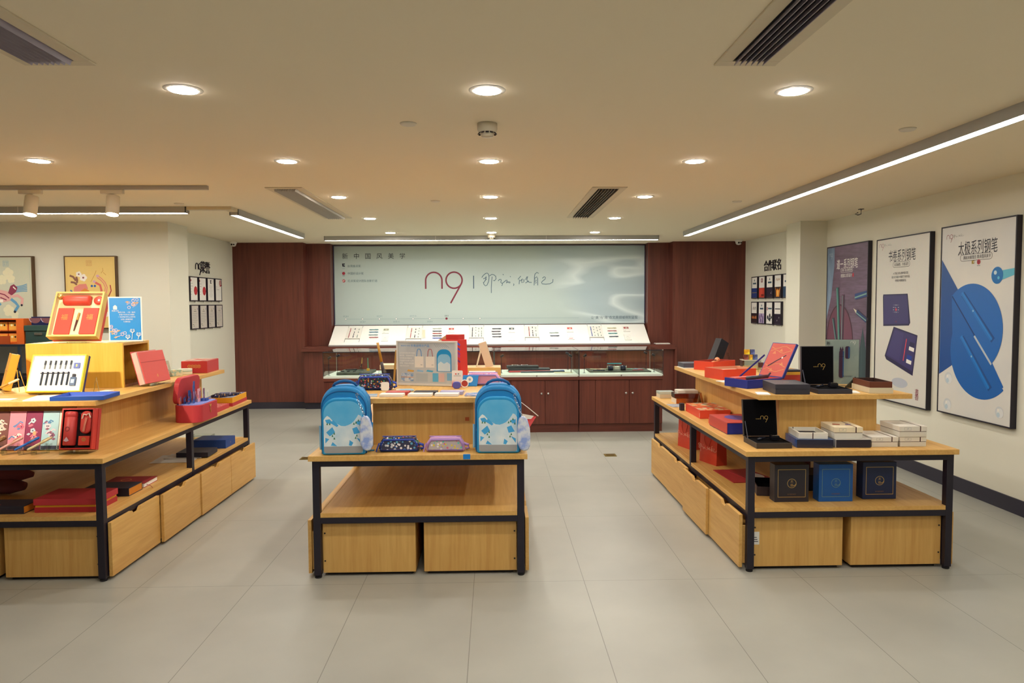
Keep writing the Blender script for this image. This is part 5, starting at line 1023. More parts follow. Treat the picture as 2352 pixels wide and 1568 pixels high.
def pouch(label, loc, rz, first=[]):
    if first:
        c = copy_tree(first[0]); at(c, loc, rz); tag(c, label, 'pouch', 'pouches hanging from backpacks'); return c
    t = thing('hanging_pouch', label, 'pouch', loc, rz, 'pouches hanging from backpacks')
    pts = [(.0, .0), (.022, .004), (.034, .03), (.036, .08), (.033, .13), (.02, .175), (.008, .195), (-.012, .198), (-.03, .185), (-.036, .14), (-.040, .09), (-.036, .04), (-.022, .008)]
    obj('pouch_body', B().prism(pts, -.012, .012, PCH), t, bevel=.010, seg=3)
    b = B()
    for i in range(9): b.tube([(-.012-.0045*i+.004*math.cos(a), (.004*math.sin(a) if i % 2 else 0), .203+.011*i+.006*math.sin(a)) for a in [k*PI/4 for k in range(8)]], .0013, CHROME, 5, None, True)
    b.tube([(-.052, 0, .30), (-.058, 0, .315), (-.05, 0, .325), (-.044, 0, .315), (-.05, 0, .302)], .002, CHROME, 6); obj('chain', b, t)
    first.append(t); return t
pouch('lavender cloud pouch on a chain at the left backpack', (-.715, 3.982, ZL+.028), 0)
pouch('lavender cloud pouch on a chain at the right backpack', (.166, 3.982, ZL+.018), 0)
def pencil_case(label, loc, rz, fabric, window, trim, w=.235, h=.085, d=.055, win=True):
    t = thing('pencil_case', label, 'pencil case', loc, rz)
    W = w/2; o = [(-W, .004), (W, .004), (W-.004, h*.55), (W-.024, h-.006), (W-.05, h), (-W+.05, h), (-W+.024, h-.006), (-W+.004, h*.55)]
    obj('case_body', B().prism(o, -d/2, d/2, fabric), t, bevel=.010, seg=3)
    i2 = [(-W+.012, .008), (W-.012, .008), (W-.015, h*.52), (W-.032, h-.015), (-W+.032, h-.015), (-W+.015, h*.52)]
    if win: obj('clear_window', B().f2(i2, -d/2-.0008, window), t)
    b = B().tube([(x, -d/2-.001, z) for x, z in i2], .006, trim, 8, None, True); obj('piping', b, t, smooth=True)
    obj('zipper', B().tube([(-W+.02, 0, h+.001), (W-.02, 0, h+.001)], .003, trim, 6).tube([(-W+.004, -.02, h*.6), (-W-.008, -.03, .02), (-W-.012, -.032, .003)], .004, trim, 6), t)
    b = B()
    b.tube([(W-.006, 0, h*.5), (W+.018, -.004, h*.42), (W+.022, -.006, h*.22), (W+.004, -.004, .014)], .008, trim, 8); obj('strap_loop', b, t, smooth=True); return t
SPACE = speckle('space_print', '#2C3152', ['#E8E8F0', '#5AA8D8', '#C8D0DC', '#E8E8F0', '#3A70B8'], 60, .42, .12, coat=1)
SPACE2 = speckle('space_fabric', '#20223A', ['#C84A5A', '#4AA86A', '#D8D8E0', '#4A80C8', '#E0A040'], 85, .40, .6)
CANDY = speckle('candy_print', '#B9B2B8', ['#E0D040', '#60C8C0', '#E8E8EC', '#D07090', '#A890C8'], 58, .36, .12, coat=1)
pencil_case('navy pencil case with clear starry window between the backpacks', (-.548, 4.10, ZL), 0, SPACE2, SPACE, mat('#1F3FA8', .5))
pencil_case('lilac pencil case with clear confetti window beside the right backpack', (-.282, 4.09, ZL), 0, mat('#C69AC6', .55), CANDY, mat('#A884C8', .5), .225)
one('blue_sticker', B().box(-.02, .02, -.0004, -.0, 0, .027, mat('#1A84D8', .4)).box(-.02, .02, -.0004, .012, .0265, .0272, mat('#1A84D8', .4)), 'bright blue tape sticker on the front edge of the middle table', 'sticker', (-.157, 3.9795, .6792), 0)
one('price_sticker', B().box(-.012, .012, -.001, -.0001, 0, .022, mat('#C8642C', .5)), 'small orange sticker on the pedestal behind the lilac pencil case', 'sticker', (-.165, 4.297, .845), 0)
one('yellow_packet', B().bx(.05, .09, .02, mat('#E2C25A', .5)), 'yellow packet beside the right backpack', 'packet', (.155, 4.30, ZL), 20)
t = thing('paper_bag', 'crumpled red paper bag with white cord lying behind the right backpack', 'paper bag', (.115, 4.74, ZL), 10); RBG = mat('#C8353A', .5)
obj('bag', B().add([(-.12, -.05, 0), (.10, -.06, .01), (.165, -.02, .09), (-.05, -.03, .13), (-.12, .06, 0), (.09, .07, .0), (.15, .05, .07), (-.05, .04, .12)], [(0, 1, 2, 3), (4, 7, 6, 5), (0, 4, 5, 1), (3, 2, 6, 7), (1, 5, 6, 2), (0, 3, 7, 4)], RBG), t)
obj('cord', B().tube([(-.02, -.035, .12), (.06, -.04, .19), (.11, -.04, .15), (.175, -.035, .095)], .003, PAPER, 6), t); obj('white_flap', B().f2([(.02, .085), (.12, .08), (.14, .10), (.05, .12)], -.055, PAPER), t)
# ---- upper tier, middle
def strip_stand():
    t = thing('table_poster', 'grey standing poster with printed bags and blue backpack', 'poster stand', (-.455, 4.83, ZU), -17)
    W, H = .218, .305; fm = mat('#D8D6D2', .4)
    obj('frame', B().box(-W, -W+.012, -.012, .012, .003, H, fm).box(W-.012, W, -.012, .012, .003, H, fm).box(-W+.012, W-.012, -.012, .012, .003, .017, fm).box(-W+.012, W-.012, -.012, .012, H-.012, H, fm), t, bevel=.001)
    obj('print_sheet', B().box(-W+.0125, W-.0125, -.008, .010, .0175, H-.0125, cloudy('poster_ice_grey', '#B4BABF', '#C6CBCE', 5, .4)), t)
    obj('clear_foot', B().box(-.12, .12, -.012, .06, 0, .0028, ACRYLIC), t)
    b = B(); y = -.0085; cl = mat('#2F8FD8')
    b.txt('BEIJING 2022', -.15, .272, .010, y, cl); b.txt('冬奥会特许产品', -.045, .272, .016, y, cl)
    for i in range(6): b.txt(('以北京冬奥会官方吉祥', '物形象，将国潮文化', '与冬季运动相结合', '打造系列文具与日用', '好物，传递冰雪热情', '共赴冬日之约')[i], -.195, .222-.0175*i, .0095, y, PAPER, 'l')
    obj('lettering', b, t)
    b = B()
    for x, m in ((-.052, cl), (.028, mat('#B83A44'))):
        b.rect(x-.032, x+.032, .125, .20, y, mat('#E8E4DC')); b.stroke([(x-.018, .2), (x-.014, .235), (x-.007, .25), (x+.007, .25), (x+.014, .235), (x+.018, .2)], .004, y-.0003, m)
        b.rect(x+.01, x+.024, .142, .145, y-.0003, GREY)
    b.f2([(x+.128, z+.10) for x, z in arch(.105, .150, .045)], y-.0003, BPF); b.f2([(x+.128, z+.102) for x, z in arch(.092, .115, .035)], y-.0006, mat('#8CC4E8')); b.f2([(.084, .104), (.172, .104), (.172, .15), (.15, .165), (.128, .152), (.105, .168), (.084, .15)], y-.0009, mat('#CFE0EA'))
    for x, m in ((-.115, '#D8A848'), (-.045, '#8FBCE0'), (.025, '#4CACD8')): b.prism([(x-.026, .098), (x+.02, .094), (x+.026, .104), (x-.018, .11)], y-.0004, y, mat(m))
    b.rect(-.185, -.095, .03, .085, y, cloudy('ski_photo', '#7A9CC8', '#C8D0D8', 40, .5)); b.rect(-.185, -.095, .055, .06, y-.0003, mat('#C89878'))
    b.rect(-.075, .01, .03, .085, y, mat('#AEB8C0')); b.rect(.045, .085, .03, .088, y, mat('#5CB0DC')); b.rect(.09, .13, .03, .088, y, mat('#D8B8B4')); b.rect(.148, .19, .04, .09, y, mat('#7AB4DC'))
    for k in range(7): b.stroke([(.06+.012*k, .285), (.075+.015*k, .262)], .003, y-.0002, mat('#9AA4AE'))
    obj('artwork', b, t)
strip_stand()
t = thing('hang_tag', 'white to red paper tag leaning on the grey standing poster', 'tag', (-.245, 4.715, ZU), -8)
b = B(); b.M = RX(-6); b.prism(rrect(.072, .112, .008, 4, 0, .0575), -.001, .001, cloudy('tag_ombre', '#D8504A', '#F0ECE6', 1, .5)) if 0 else b.prism(rrect(.072, .112, .008, 4, 0, .0575), -.001, .001, mat('#EEE8E2', .5)); obj('card', b, t)
b = B(); b.M = RX(-6)
for i in range(8): b.rect(-.0355, .0355, .003+.006*i, .009+.006*i, -.0014, mat(('#CC4440', '#D2564F', '#D86A62', '#DE8078', '#E29890', '#E6AEA6', '#EAC6C0', '#ECD8D2')[i], .5))
b.rect(-.016, .016, .018, .045, -.0018, mat('#F0E0DC')); b.disc(-.01, .09, .005, -.0016, RED); b.rect(.003, .012, .086, .095, -.0016, GREY); b.rect(-.024, .024, .076, .079, -.0016, GREY); obj('print', b, t)
obj('string', B().tube([(0, .0, .115), (.004, .004, .15)], .001, PAPER, 5), t)
def pad(label, x, y, top, back, thick=.016, rz=-4):
    t = thing('memo_block', label, 'memo block', (x, y, ZU), rz); obj('pages', B().bx(.142, .08, thick, mat(top, .6)), t, bevel=.0008)
    obj('cover_box', B().box(-.05, .09, .0405, .12, 0, thick+.004, mat(back, .5)), t, bevel=.001); return t
pad('white memo block with red box behind, leftmost in the front row', -.615, 4.30, '#EDE8DE', '#B8403C'); pad('white memo block with black box behind, front row of middle table', -.445, 4.30, '#EDEAE2', '#33323C'); pad('white memo block with pastel cover behind, front row of middle table', -.285, 4.30, '#ECE8E2', '#A8A4C8')
one('postcard_pack', B().bx(.15, .13, .008, cloudy('postcard_sky', '#6AA8E0', '#E0C8C8', 14, .2, coat=.6)), 'glossy pale blue postcard pack beside the right backpack', 'postcards', (-.10, 4.32, ZU), -3)
one('postcard_pack', B().bx(.11, .12, .004, cloudy('postcard_ice', '#8AC0E4', '#D8E0E8', 14, .25, coat=.6)), 'pale blue card lying behind the left backpack handle', 'postcards', (-.765, 4.33, ZU), 8)
one('postcard_strip', B().bx(.045, .09, .003, mat('#B8C4C8', .3)), 'grey card strip behind the black memo box', 'card', (-.415, 4.50, ZU), -8); one('postcard_strip', B().bx(.10, .07, .003, cloudy('pastel_strip', '#9AC8B8', '#C8A8C8', 30)), 'pastel card strip behind the third memo block', 'card', (-.235, 4.50, ZU), -10)
one('candy_roll', B().tube([(-.055, 0, .011), (-.04, 0, .011), (.04, 0, .011), (.055, 0, .011)], [.004, .010, .010, .004], mat('#A8CCE8', .3), 10), 'pale blue wrapped roll before the grey standing poster', 'roll', (-.56, 4.50, ZU), 6, smooth=True)
one('card_tent', B().box(-.012, .012, -.0006, .0006, 0, .026, mat('#E8E0CC'), RX(-20)), 'tiny cream tag standing among the blue rolls', 'tag', (-.60, 4.465, ZU), 25)
pencil_case('black patterned pencil case with blue piping behind the left backpack', (-.775, 4.64, ZU), 3, SPACE2, SPACE2, mat('#2A4AB8', .5), .235, .10, .075)
one('hang_tag', B().prism(rrect(.052, .055, .012, 4, 0, .0285), -.001, .001, PAPER, RX(-10)), 'white rounded tag leaning on the black patterned pencil case', 'tag', (-.70, 4.575, ZU), 0)
t = thing('pen_stand', 'glass holder with tall gold and black brush left of standing poster', 'pen stand', (-.785, 5.02, ZU))
obj('glass_holder', B().lathe([(.03, 0), (.032, .006), (.03, .07), (.026, .09)], ACRYLIC, 18), t, smooth=True)
obj('brush', B().tube([(.02, 0, .01), (.012, 0, .06), (-.005, 0, .15)], [.008, .014, .010], mat('#2A1C22', .4), 10), t, smooth=True); obj('brush_handle', B().tube([(-.005, 0, .15), (-.03, 0, .285)], [.010, .009], mat('#B8862E', .4), 10), t, smooth=True)
one('wooden_pen', B().tube([(0, 0, 0), (.02, 0, .235)], .007, mat('#B8904A', .5), 8), 'pale wooden pen standing at the left edge of the grey poster', 'pen', (-.70, 4.98, ZU+.001), 0)
t = thing('book_stack', 'cream and dark boxes stacked behind the standing poster at left', 'box', (-.735, 5.18, ZU)); obj('dark_box', B().bx(.10, .14, .09, mat('#2A2434')), t); obj('cream_box', B().bx(.16, .16, .03, mat('#E0CFA8'), None, .0902), t)
# red bag, wooden riser, folded tents
t = thing('shopping_bag', 'glossy red gift bag with purple streaks behind the standing poster', 'paper bag', (-.285, 5.12, ZU), -28)
obj('bag_body', B().prism([(-.085, 0), (.085, 0), (.075, .30), (-.075, .30)], -.05, .05, mat('#D8342E', .3)), t, bevel=.002); obj('top_flap', B().box(-.04, .06, -.045, .045, .3005, .335, mat('#C8302C', .4)).f2([(-.12, .29), (-.05, .33), (-.045, .29)], -.03, mat('#C8A078')), t)
b = B(); [b.stroke([(.03, z), (.05, z+.01), (.078, z-.008)], .014, -.0506, mat(c, .4)) for z, c in ((.27, '#4A5AD0'), (.235, '#3A4AC0'), (.205, '#8A3A9A'), (.185, '#C04080'), (.15, '#7A2A70'))]
obj('printed_streaks', b, t)
t = thing('wooden_riser', 'pale wood riser block behind the right backpack', 'riser', (-.08, 5.60, ZU)); obj('block', B().bx(.265, .22, .062, OAK['x']), t, bevel=.001)
t = thing('folded_paper_tent', 'beige folded cards leaning together on the pale wood riser', 'card', (-.075, 5.61, ZU+.0625))
obj('left_panel', B().box(-.006, .006, -.03, .03, 0, .185, mat('#E6DCC0', .6), T(-.062, 0, 0) @ RY(15)), t); obj('left_writing', B().box(-.0068, -.0062, -.012, .012, .04, .14, speckle('ink_script', '#E6DCC0', ['#5A5A5A', '#8A8A80'], 90, .35), T(-.062, 0, 0) @ RY(15)), t)
obj('right_panel', B().box(-.035, .025, -.012, .0, 0, .20, mat('#E2C8A8', .6), T(.045, -.03, 0) @ RY(-17)), t); obj('right_edge_print', B().box(.0255, .028, -.012, .0, .0, .20, speckle('edge_print', '#D8D8C8', ['#5A8A80', '#B86A50'], 60, .4), T(.045, -.03, 0) @ RY(-17)), t)
t = thing('paper_roll', 'white rolled paper in front of the pale wood riser', 'paper roll', (-.09, 5.42, ZU)); obj('sheets', B().bx(.22, .1, .02, PAPER), t); obj('roll', B().tube([(-.1, 0, .032), (.1, 0, .032)], .0115, PAPER, 12), t); obj('end_mark', B().lathe([(.004, 0), (.004, .001)], INK, 8, T(.1005, 0, .032) @ RY(90)), t)
t = thing('dark_folder', 'dark folder edge under the white paper roll', 'folder', (-.08, 5.25, ZU)); obj('folder', B().bx(.26, .16, .012, mat('#26222C')), t)
pencil_case('pink speckled pencil case behind the right backpack', (-.075, 4.86, ZU), -3, speckle('pink_print', '#D898B8', ['#E8C8D8', '#C06890', '#8AC0B8'], 80, .3, .6), mat('#D898B8'), mat('#9A88D0', .5), .24, .085, .075)
t = thing('blue_pouch', 'bright blue card pouch with white disc leaning on pink pencil case', 'pouch', (-.165, 4.79, ZU), -6)
obj('pouch', B().prism([(-.06, 0), (.05, 0), (.06, .075), (-.045, .075)], -.004, .004, mat('#1E88D8', .4), RX(-14)), t, bevel=.002); obj('disc', B().disc(.0, .045, .022, -.0048, PAPER, 20, None, RX(-14)).disc(.0, .045, .009, -.0052, mat('#9AA8B8'), 8, None, RX(-14)), t)
t = thing('round_keyring', 'white ring tag with red centre in front of the blue pouch', 'keyring', (-.195, 4.70, ZU), -5); obj('ring', B().tube([(.024*math.cos(a), 0, .028+.024*math.sin(a)) for a in [k*PI/10 for k in range(20)]], .0035, PAPER, 6, None, True), t); obj('centre', B().prism([(.02*math.cos(a), .028+.02*math.sin(a)) for a in [k*PI/8 for k in range(16)]], -.001, .001, mat('#B84038')), t)
one('blue_case', B().prism(rrect(.055, .045, .02, 5, 0, .0235), -.012, .012, mat('#5A5CB8', .5)), 'small purple blue case beside the white ring tag', 'case', (-.245, 4.655, ZU), 0, bevel=.004)
# ================================================================ RIGHT TABLE
CHAR = mat('#34323C', .5); VELV = mat('#08080C', .9, spec=.1); VERM = mat('#E04A30', .5)
def brandbox(label, loc, rz, w, d, h, lidh, outer, tilt=8):
    """open presentation box: tray with bottle and pen, lid standing at the back with gold mark"""
    t = thing('presentation_box', label, 'gift box', loc, rz)
    b = B(); b.tray(w, d, h, .004, h-.006, outer, VELV); obj('tray', b, t, bevel=.001)
    M = T(0, d/2-.003, h) @ RX(-tilt)
    b = B(); b.M = M; b.box(-w/2, w/2, .001, .018, .001, lidh, outer); l = obj('lid', b, t, bevel=.001)
    b = B(); b.M = M; b.rect(-w/2+.004, w/2-.004, .005, lidh-.004, .0004, VELV); obj('velvet_lining', b, l)
    b = B(); b.M = M; logo(b, .026, lidh*.50, .024, -.0006, GOLD, 28); b.txt('KINBEST', -.012, lidh*.468, .006, -.0006, GOLD); obj('gold_mark', b, l)
    obj('ribbon', B().box(-w/2+.002, -w/2+.004, 0, .009, 0, .115, mat('#3A4252', .4), T(0, d/2-.07, h-.004) @ RX(-28)), t)
    obj('bottle', B().prism(rrect(.05, .028, .008, 3, w*.2, h+.012), -.02, .016, mat('#14141C', .2)).box(w*.2-.02, w*.2+.02, -.0205, .012, h+.0262, h+.028, CHROME), t, bevel=.002)
    obj('pen', B().tube([(-.06, -.01, h+.004), (-.005, .03, h+.006)], .007, mat('#1A2030', .25), 10), t, smooth=True)
    return t
brandbox('black open presentation box on the lower tier with gold mark', (1.62, 4.165, ZL), 0, .208, .215, .032, .226, mat('#3C342F', .55), 9)
brandbox('black open presentation box on the upper tier with gold mark', (2.055, 4.35, ZU), -1, .207, .25, .028, .245, CHAR, 3)
# white boxes and slip stacks
LINE = mat('#4A2A2C', .5); IV = mat('#E6E2D6', .5); IVD = mat('#DEDACE', .5)
def lidbox(label, loc, rz, w, d, h, top='#E6E2D6', art=None, group=None):
    t = thing('lidded_box', label, 'box', loc, rz, group); z = h*.5
    obj('base', B().bx(w-.003, d-.003, z-.001, IVD), t, bevel=.0008); obj('lid_seam', B().bx(w-.006, d-.006, .003, LINE, None, z-.001), t)
    l = obj('lid', B().bx(w, d, h-z-.002, mat(top, .5), None, z+.002), t, bevel=.0012)
    b = B().box(w*.24, w*.24+.006, -d/2-.0006, d/2, h+.0002, h+.0008, LINE).box(w*.24, w*.24+.006, -d/2-.0008, -d/2, z+.002, h+.0008, LINE); obj('elastic_band', b, t)
    b = B().frame(-w*.32, -w*.08, z+.008, h-.006, .001, -d/2-.0003, GREY).txt('n9', -w*.2, (z+h)/2+.002, .009, -d/2-.0004, GREY); obj('stamp', b, l)
    if art:
        b = B(); F = RX(-90)
        if art == 'pens':
            for x, c in ((-.03, '#A8442E'), (.035, '#5A4A78')): b.f2([(x-.02, -.02), (x+.02, -.035), (x+.025, -.01), (x-.01, .02)], -(h+.0004), mat(c), F @ Matrix.Scale(-1, 4, (0, 1, 0)) @ Matrix.Scale(-1, 4, (0, 1, 0)))
            b = B().box(-.05, -.01, -.03, .0, h+.0009, h+.0013, mat('#A8442E'), RZ(-20)).box(.02, .05, -.02, .015, h+.0009, h+.0013, mat('#6A5A88'), RZ(-15)).box(-.0, .04, -.06, -.055, h+.0009, h+.0012, mat('#C8A060'))
        else: b = B().box(-.06, -.01, -.02, .03, h+.0009, h+.0012, mat('#CFC8BC'))
        obj('printed_mark', b, l)
    return t
t = thing('blue_slipcase', 'film-wrapped blue and navy box under the open white frame', 'box', (1.872, 4.17, ZL), -6)
obj('box', B().bx(.205, .215, .048, mat('#232744', .35)), t, bevel=.001); obj('blue_side', B().box(-.1038, -.1028, -.1075, .1075, .0005, .0475, mat('#1E62B8', .3)).box(-.1028, .1025, -.1075, .1075, .0482, .0488, mat('#2A5AA0', .3)), t)
obj('film_wrap', B().box(-.106, .106, -.110, .110, .0, .0492, glass('film', '#F4F6F8', .6, .06)), t)
t = thing('open_white_frame', 'open white frame box with dark inside, on the blue wrapped box', 'box', (1.868, 4.18, ZL+.0497), -6)
b = B(); b.tray(.165, .20, .036, .008, .006, IV, IVD); obj('tray', b, t, bevel=.001); obj('dark_inset', B().bx(.11, .12, .012, mat('#22202C', .7), T(0, 0, 0), .0065), t); obj('elastic_band', B().box(-.005, .0, -.1008, -.1, 0, .0362, LINE).box(-.06, -.055, .0915, .0995, .006, .0364, LINE), t)
t = thing('black_slipcase', 'film-wrapped black box with pale rim under the decorated white box', 'box', (2.09, 4.17, ZL), -3); obj('box', B().bx(.2, .22, .046, mat('#262436', .4)), t, bevel=.001); obj('pale_rim', B().bx(.208, .228, .004, mat('#C9C8C4', .4), None, .0462).box(-.104, -.1005, -.114, .114, 0, .046, mat('#A9AAB0', .4)), t)
lidbox('white lidded box with two painted pens on the lid', (2.07, 4.178, ZL+.0506), -4, .165, .205, .066, '#EBDDBE', 'pens')
lidbox('single white lidded box between the decorated box and the tall pair', (2.28, 4.178, ZL), -2, .155, .215, .058, '#E4E1D8', 'm')
lidbox('lower white lidded box of the rightmost pair', (2.447, 4.18, ZL), -1, .155, .215, .056); lidbox('upper white lidded box of the rightmost pair', (2.443, 4.178, ZL+.0572), -1, .162, .22, .062, '#E4DFD4', 'm')
one('small_brown_box', B().bx(.06, .09, .045, mat('#8A5A2E')), 'small brown box at the right edge behind the pedestal', 'box', (2.60, 4.86, ZL), 0, bevel=.001)
# left flank of the lower tier, front to back
t = thing('gift_box', 'red lidded box with royal blue front and blue oval, lower tier', 'gift box', (1.60, 4.69, ZL), 1); obj('base', B().bx(.216, .35, .072, mat('#1C2F9A', .5)), t, bevel=.001); obj('lid', B().box(-.111, .111, -.178, .178, .0722, .0762, mat('#C64A44', .5)).box(-.1115, -.1085, -.178, .178, .004, .0722, mat('#C64A44', .5)), t, bevel=.0008)
obj('blue_oval', B().disc(.02, .02, .075, .0766, mat('#5A4A9A', .5), 24, .1, Matrix(((1, 0, 0, 0), (0, 0, 1, 0), (0, 1, 0, 0), (0, 0, 0, 1)))), t)
one('tiny_orange_box', B().bx(.07, .075, .04, VERM), 'tiny orange box between the red and the patterned orange box', 'box', (1.542, 5.09-.0, ZL), 0, bevel=.001) if 0 else one('tiny_orange_box', B().bx(.07, .06, .04, VERM), 'tiny orange box between the red and the patterned orange box', 'box', (1.542, 4.925, ZL), 0, bevel=.001)
t = thing('gift_box', 'orange red box with floral painted lid on the lower tier', 'gift box', (1.612, 5.33, ZL), 0); obj('box', B().bx(.225, .385, .062, VERM), t, bevel=.001); obj('painted_lid', B().box(-.11, .11, -.19, .19, .0622, .0628, speckle('crane_flowers', '#D86038', ['#E0C088', '#88B0A0', '#E8A060', '#B84030', '#D8C8B0'], 22, .5)), t); obj('white_mark', B().box(-.1128, -.1126, -.185, -.18, .01, .04, PAPER), t)
one('black_cube_box', B().bx(.032, .04, .055, mat('#26232E')), 'small black box standing beside the floral orange box', 'box', (1.478, 5.56, ZL), 0, bevel=.001)
one('printed_leaflet', B().bx(.11, .16, .003, cloudy('leaflet_grey', '#8A94A8', '#B8BCC4', 12)), 'grey blue leaflet on the lower tier edge', 'leaflet', (1.495, 5.81, ZL), 4); one('printed_leaflet', B().bx(.08, .12, .003, cloudy('leaflet_orange', '#D8704A', '#E8A880', 12)), 'orange leaflet beside the grey blue leaflet', 'leaflet', (1.60, 5.73, ZL), 8)
t = thing('tortoise_box', 'glossy amber box with cream end, bottom of the small stack', 'box', (1.625, 6.0, ZL), 3); obj('box', B().bx(.2, .14, .042, cloudy('amber_lacquer', '#B8581C', '#5A2414', 9, .12, .4, .7, (1, 1, 1), .8)), t, bevel=.001); obj('cream_end', B().box(-.1012, -.1002, -.068, .068, .001, .041, mat('#E0D8C8')), t)
t = thing('tortoise_box', 'dark tortoiseshell box in the middle of the small stack', 'box', (1.628, 6.02, ZL+.0425), -3); obj('box', B().bx(.205, .14, .038, cloudy('tortoise_lacquer', '#3A1A1C', '#6A2A18', 8, .1, .35, .65, (1, 1, 1), .8)), t, bevel=.001); obj('dark_end', B().box(-.1038, -.1028, -.068, .068, .001, .037, mat('#22161C')), t)
one('white_box', B().bx(.17, .12, .024, IV), 'white box on top of the small tortoiseshell stack', 'box', (1.64, 6.03, ZL+.0809), 0, bevel=.001)
t = thing('clear_lid_box', 'cream box with pale clear lid at the far corner', 'box', (1.535, 6.33, ZL), 2); obj('base', B().bx(.135, .12, .035, mat('#D8CDB6')), t, bevel=.001); obj('clear_lid', B().bx(.137, .122, .022, mat('#C8D4CC', .2), None, .0352), t, bevel=.001)
t = thing('card_tent', 'grey and tan folded tent card behind the amber stack', 'card', (1.70, 5.82, ZL), -25); obj('left_leaf', B().box(-.0008, .0008, -.045, .045, 0, .105, mat('#B8B4B0'), T(-.025, 0, 0) @ RY(13)), t); obj('right_leaf', B().box(-.0008, .0008, -.045, .045, 0, .105, mat('#C88858'), T(.025, 0, 0) @ RY(-13)), t)
# ---- upper tier, right
one('flat_grey_box', B().bx(.2, .16, .038, mat('#4A4A58')), 'flat grey box at the far left corner of upper tier', 'box', (1.70, 6.07, ZU+.004), 3, bevel=.002); one('price_card', B().bx(.24, .19, .003, PAPER), 'white card under the flat grey box', 'card', (1.71, 6.05, ZU), 3)
t = thing('tall_black_box', 'tall black box leaning back beside the flat grey box', 'box', (1.908, 6.16, ZU+.002), 28, None, 0, 27); obj('box', B().box(-.05, .05, -.035, .035, .024, .245, mat('#14131C', .4)), t, bevel=.002); obj('chrome_catch', B().box(-.01, .012, -.0362, -.0352, .03, .055, CHROME), t)
one('box_stand', B().box(0, .003, -.03, .03, 0, .12, ACRYLIC, RY(-14)), 'clear prop behind the tall black box', 'stand', (2.06, 6.15, ZU), 0)
t = thing('open_gift_box', 'orange red open box farther back, holding a wrapped stick', 'gift box', (1.842, 5.90, ZU), 38); b = B(); b.tray(.31, .19, .072, .005, .03, VERM, mat('#A8382A', .6)); obj('tray', b, t, bevel=.001); obj('wrapped_stick', B().tube([(-.1, -.02, .05), (.02, .0, .064), (.08, .03, .07)], [.010, .014, .024], mat('#E88A58', .5), 8), t); obj('clip', B().box(-.02, .005, -.014, .01, .074, .08, CHROME), t)
t = thing('open_gift_box', 'orange red open box in front, holding a pink set', 'gift box', (1.735, 5.19, ZU), 18); b = B(); b.tray(.285, .225, .075, .005, .05, mat('#E4482C', .5), mat('#D89878', .6)); obj('tray', b, t, bevel=.001); obj('pink_insert', B().box(-.12, .1, -.06, .08, .0505, .058, mat('#DCA890', .5)).box(-.08, -.05, -.10, -.07, .0505, .062, PAPER), t)
t = thing('open_gift_box', 'blue open box with coral lid lining and gold waves', 'gift box', (1.714, 4.665, ZU), 24); SAP = mat('#1E2F90', .5); COR = mat('#CC5A50', .6)
b = B(); b.tray(.30, .21, .056, .006, .04, SAP, COR); obj('tray', b, t, bevel=.001)
obj('pen_roll', B().tube([(-.11, -.06, .062), (.08, -.045, .064)], .013, mat('#2A3040', .35), 10), t, smooth=True); obj('coral_sleeve', B().box(-.14, .12, .02, .07, .041, .06, COR), t); obj('pen_end', B().tube([(.082, -.044, .064), (.13, -.02, .082)], .006, INK, 8), t)
M = T(.15, 0, .056) @ RY(30)
b = B(); b.M = M; b.box(.001, .02, -.105, .105, .001, .255, SAP); l = obj('lid', b, t, bevel=.001)
b = B(); b.M = M @ RZ(-90); b.M = M; F = Matrix(((0, 1, 0, 0), (-1, 0, 0, 0), (0, 0, 1, 0), (0, 0, 0, 1)))    # local x -> -y of lid, facing -x
b.rect(-.099, .099, .007, .25, .0004, COR, F); b.stroke([(-.06, .075), (-.01, .115), (.06, .165)], .008, -.0004, INK, F); b.disc(.035, .145, .007, -.0008, PAPER, 12, None, F)
for z, s in ((.05, 1), (.09, -1), (.19, 1), (.22, -1)): b.stroke([(-.09+.03*i, z+.012*math.sin(i*1.3)*s) for i in range(7)], .002, -.0003, GOLD, F)
for x, z in ((-.05, .17), (0, .19), (.05, .09), (-.02, .04)): b.f2([(x-.016, z), (x+.016, z), (x, z+.024)], -.0002, mat('#D8845A'), F)
obj('lining', b, l)
obj('lid_strap', B().box(-.006, .006, -.001, .001, 0, .27, SAP, T(-.03, .1, .05) @ RY(58)), t)
t = thing('closed_gift_box', 'charcoal closed box at the front of the upper tier', 'gift box', (1.80, 4.345, ZU), -4); obj('base', B().bx(.203, .25, .031, CHAR), t, bevel=.001); obj('lid', B().bx(.206, .253, .029, mat('#33313C', .5), None, .0318), t, bevel=.001); obj('gold_mark', B().box(-.015, .02, -.005, .005, .0609, .0611, mat('#9A8A6A')), t)
for x, y, rz, l in ((1.625, 4.262, -12, 'white price card left of the charcoal closed box'), (2.205, 4.30, -14, 'white price card between the black and brown boxes'), (1.615, 4.93, 20, 'white card behind the blue open box')): one('price_card', B().bx(.075 if x < 2 else .045, .11, .004, PAPER), l, 'card', (x, y, ZU), rz)
t = thing('table_poster', 'pale grey pen poster in clear stand on right upper tier', 'poster stand', (2.285, 4.62, ZU), -14); CON = cloudy('concrete_print', '#AEB8BA', '#C2C8C6', 7, .5)
obj('sheet', B().box(-.102, .102, -.002, .002, .014, .306, CON), t); obj('clear_sleeve', B().box(-.105, .105, -.0045, -.0025, .004, .31, ACRYLIC).box(-.105, .105, -.04, .03, 0, .004, ACRYLIC), t)
b = B(); y = -.0051; MRO, DBL = mat('#3A1E3A', .4), mat('#24507E', .4)
b.txt('新中国风美学', -.085, .282, .02, y, INK, vert=True, gap=.026); b.rect(-.066, -.0645, .2, .285, y, GREY)
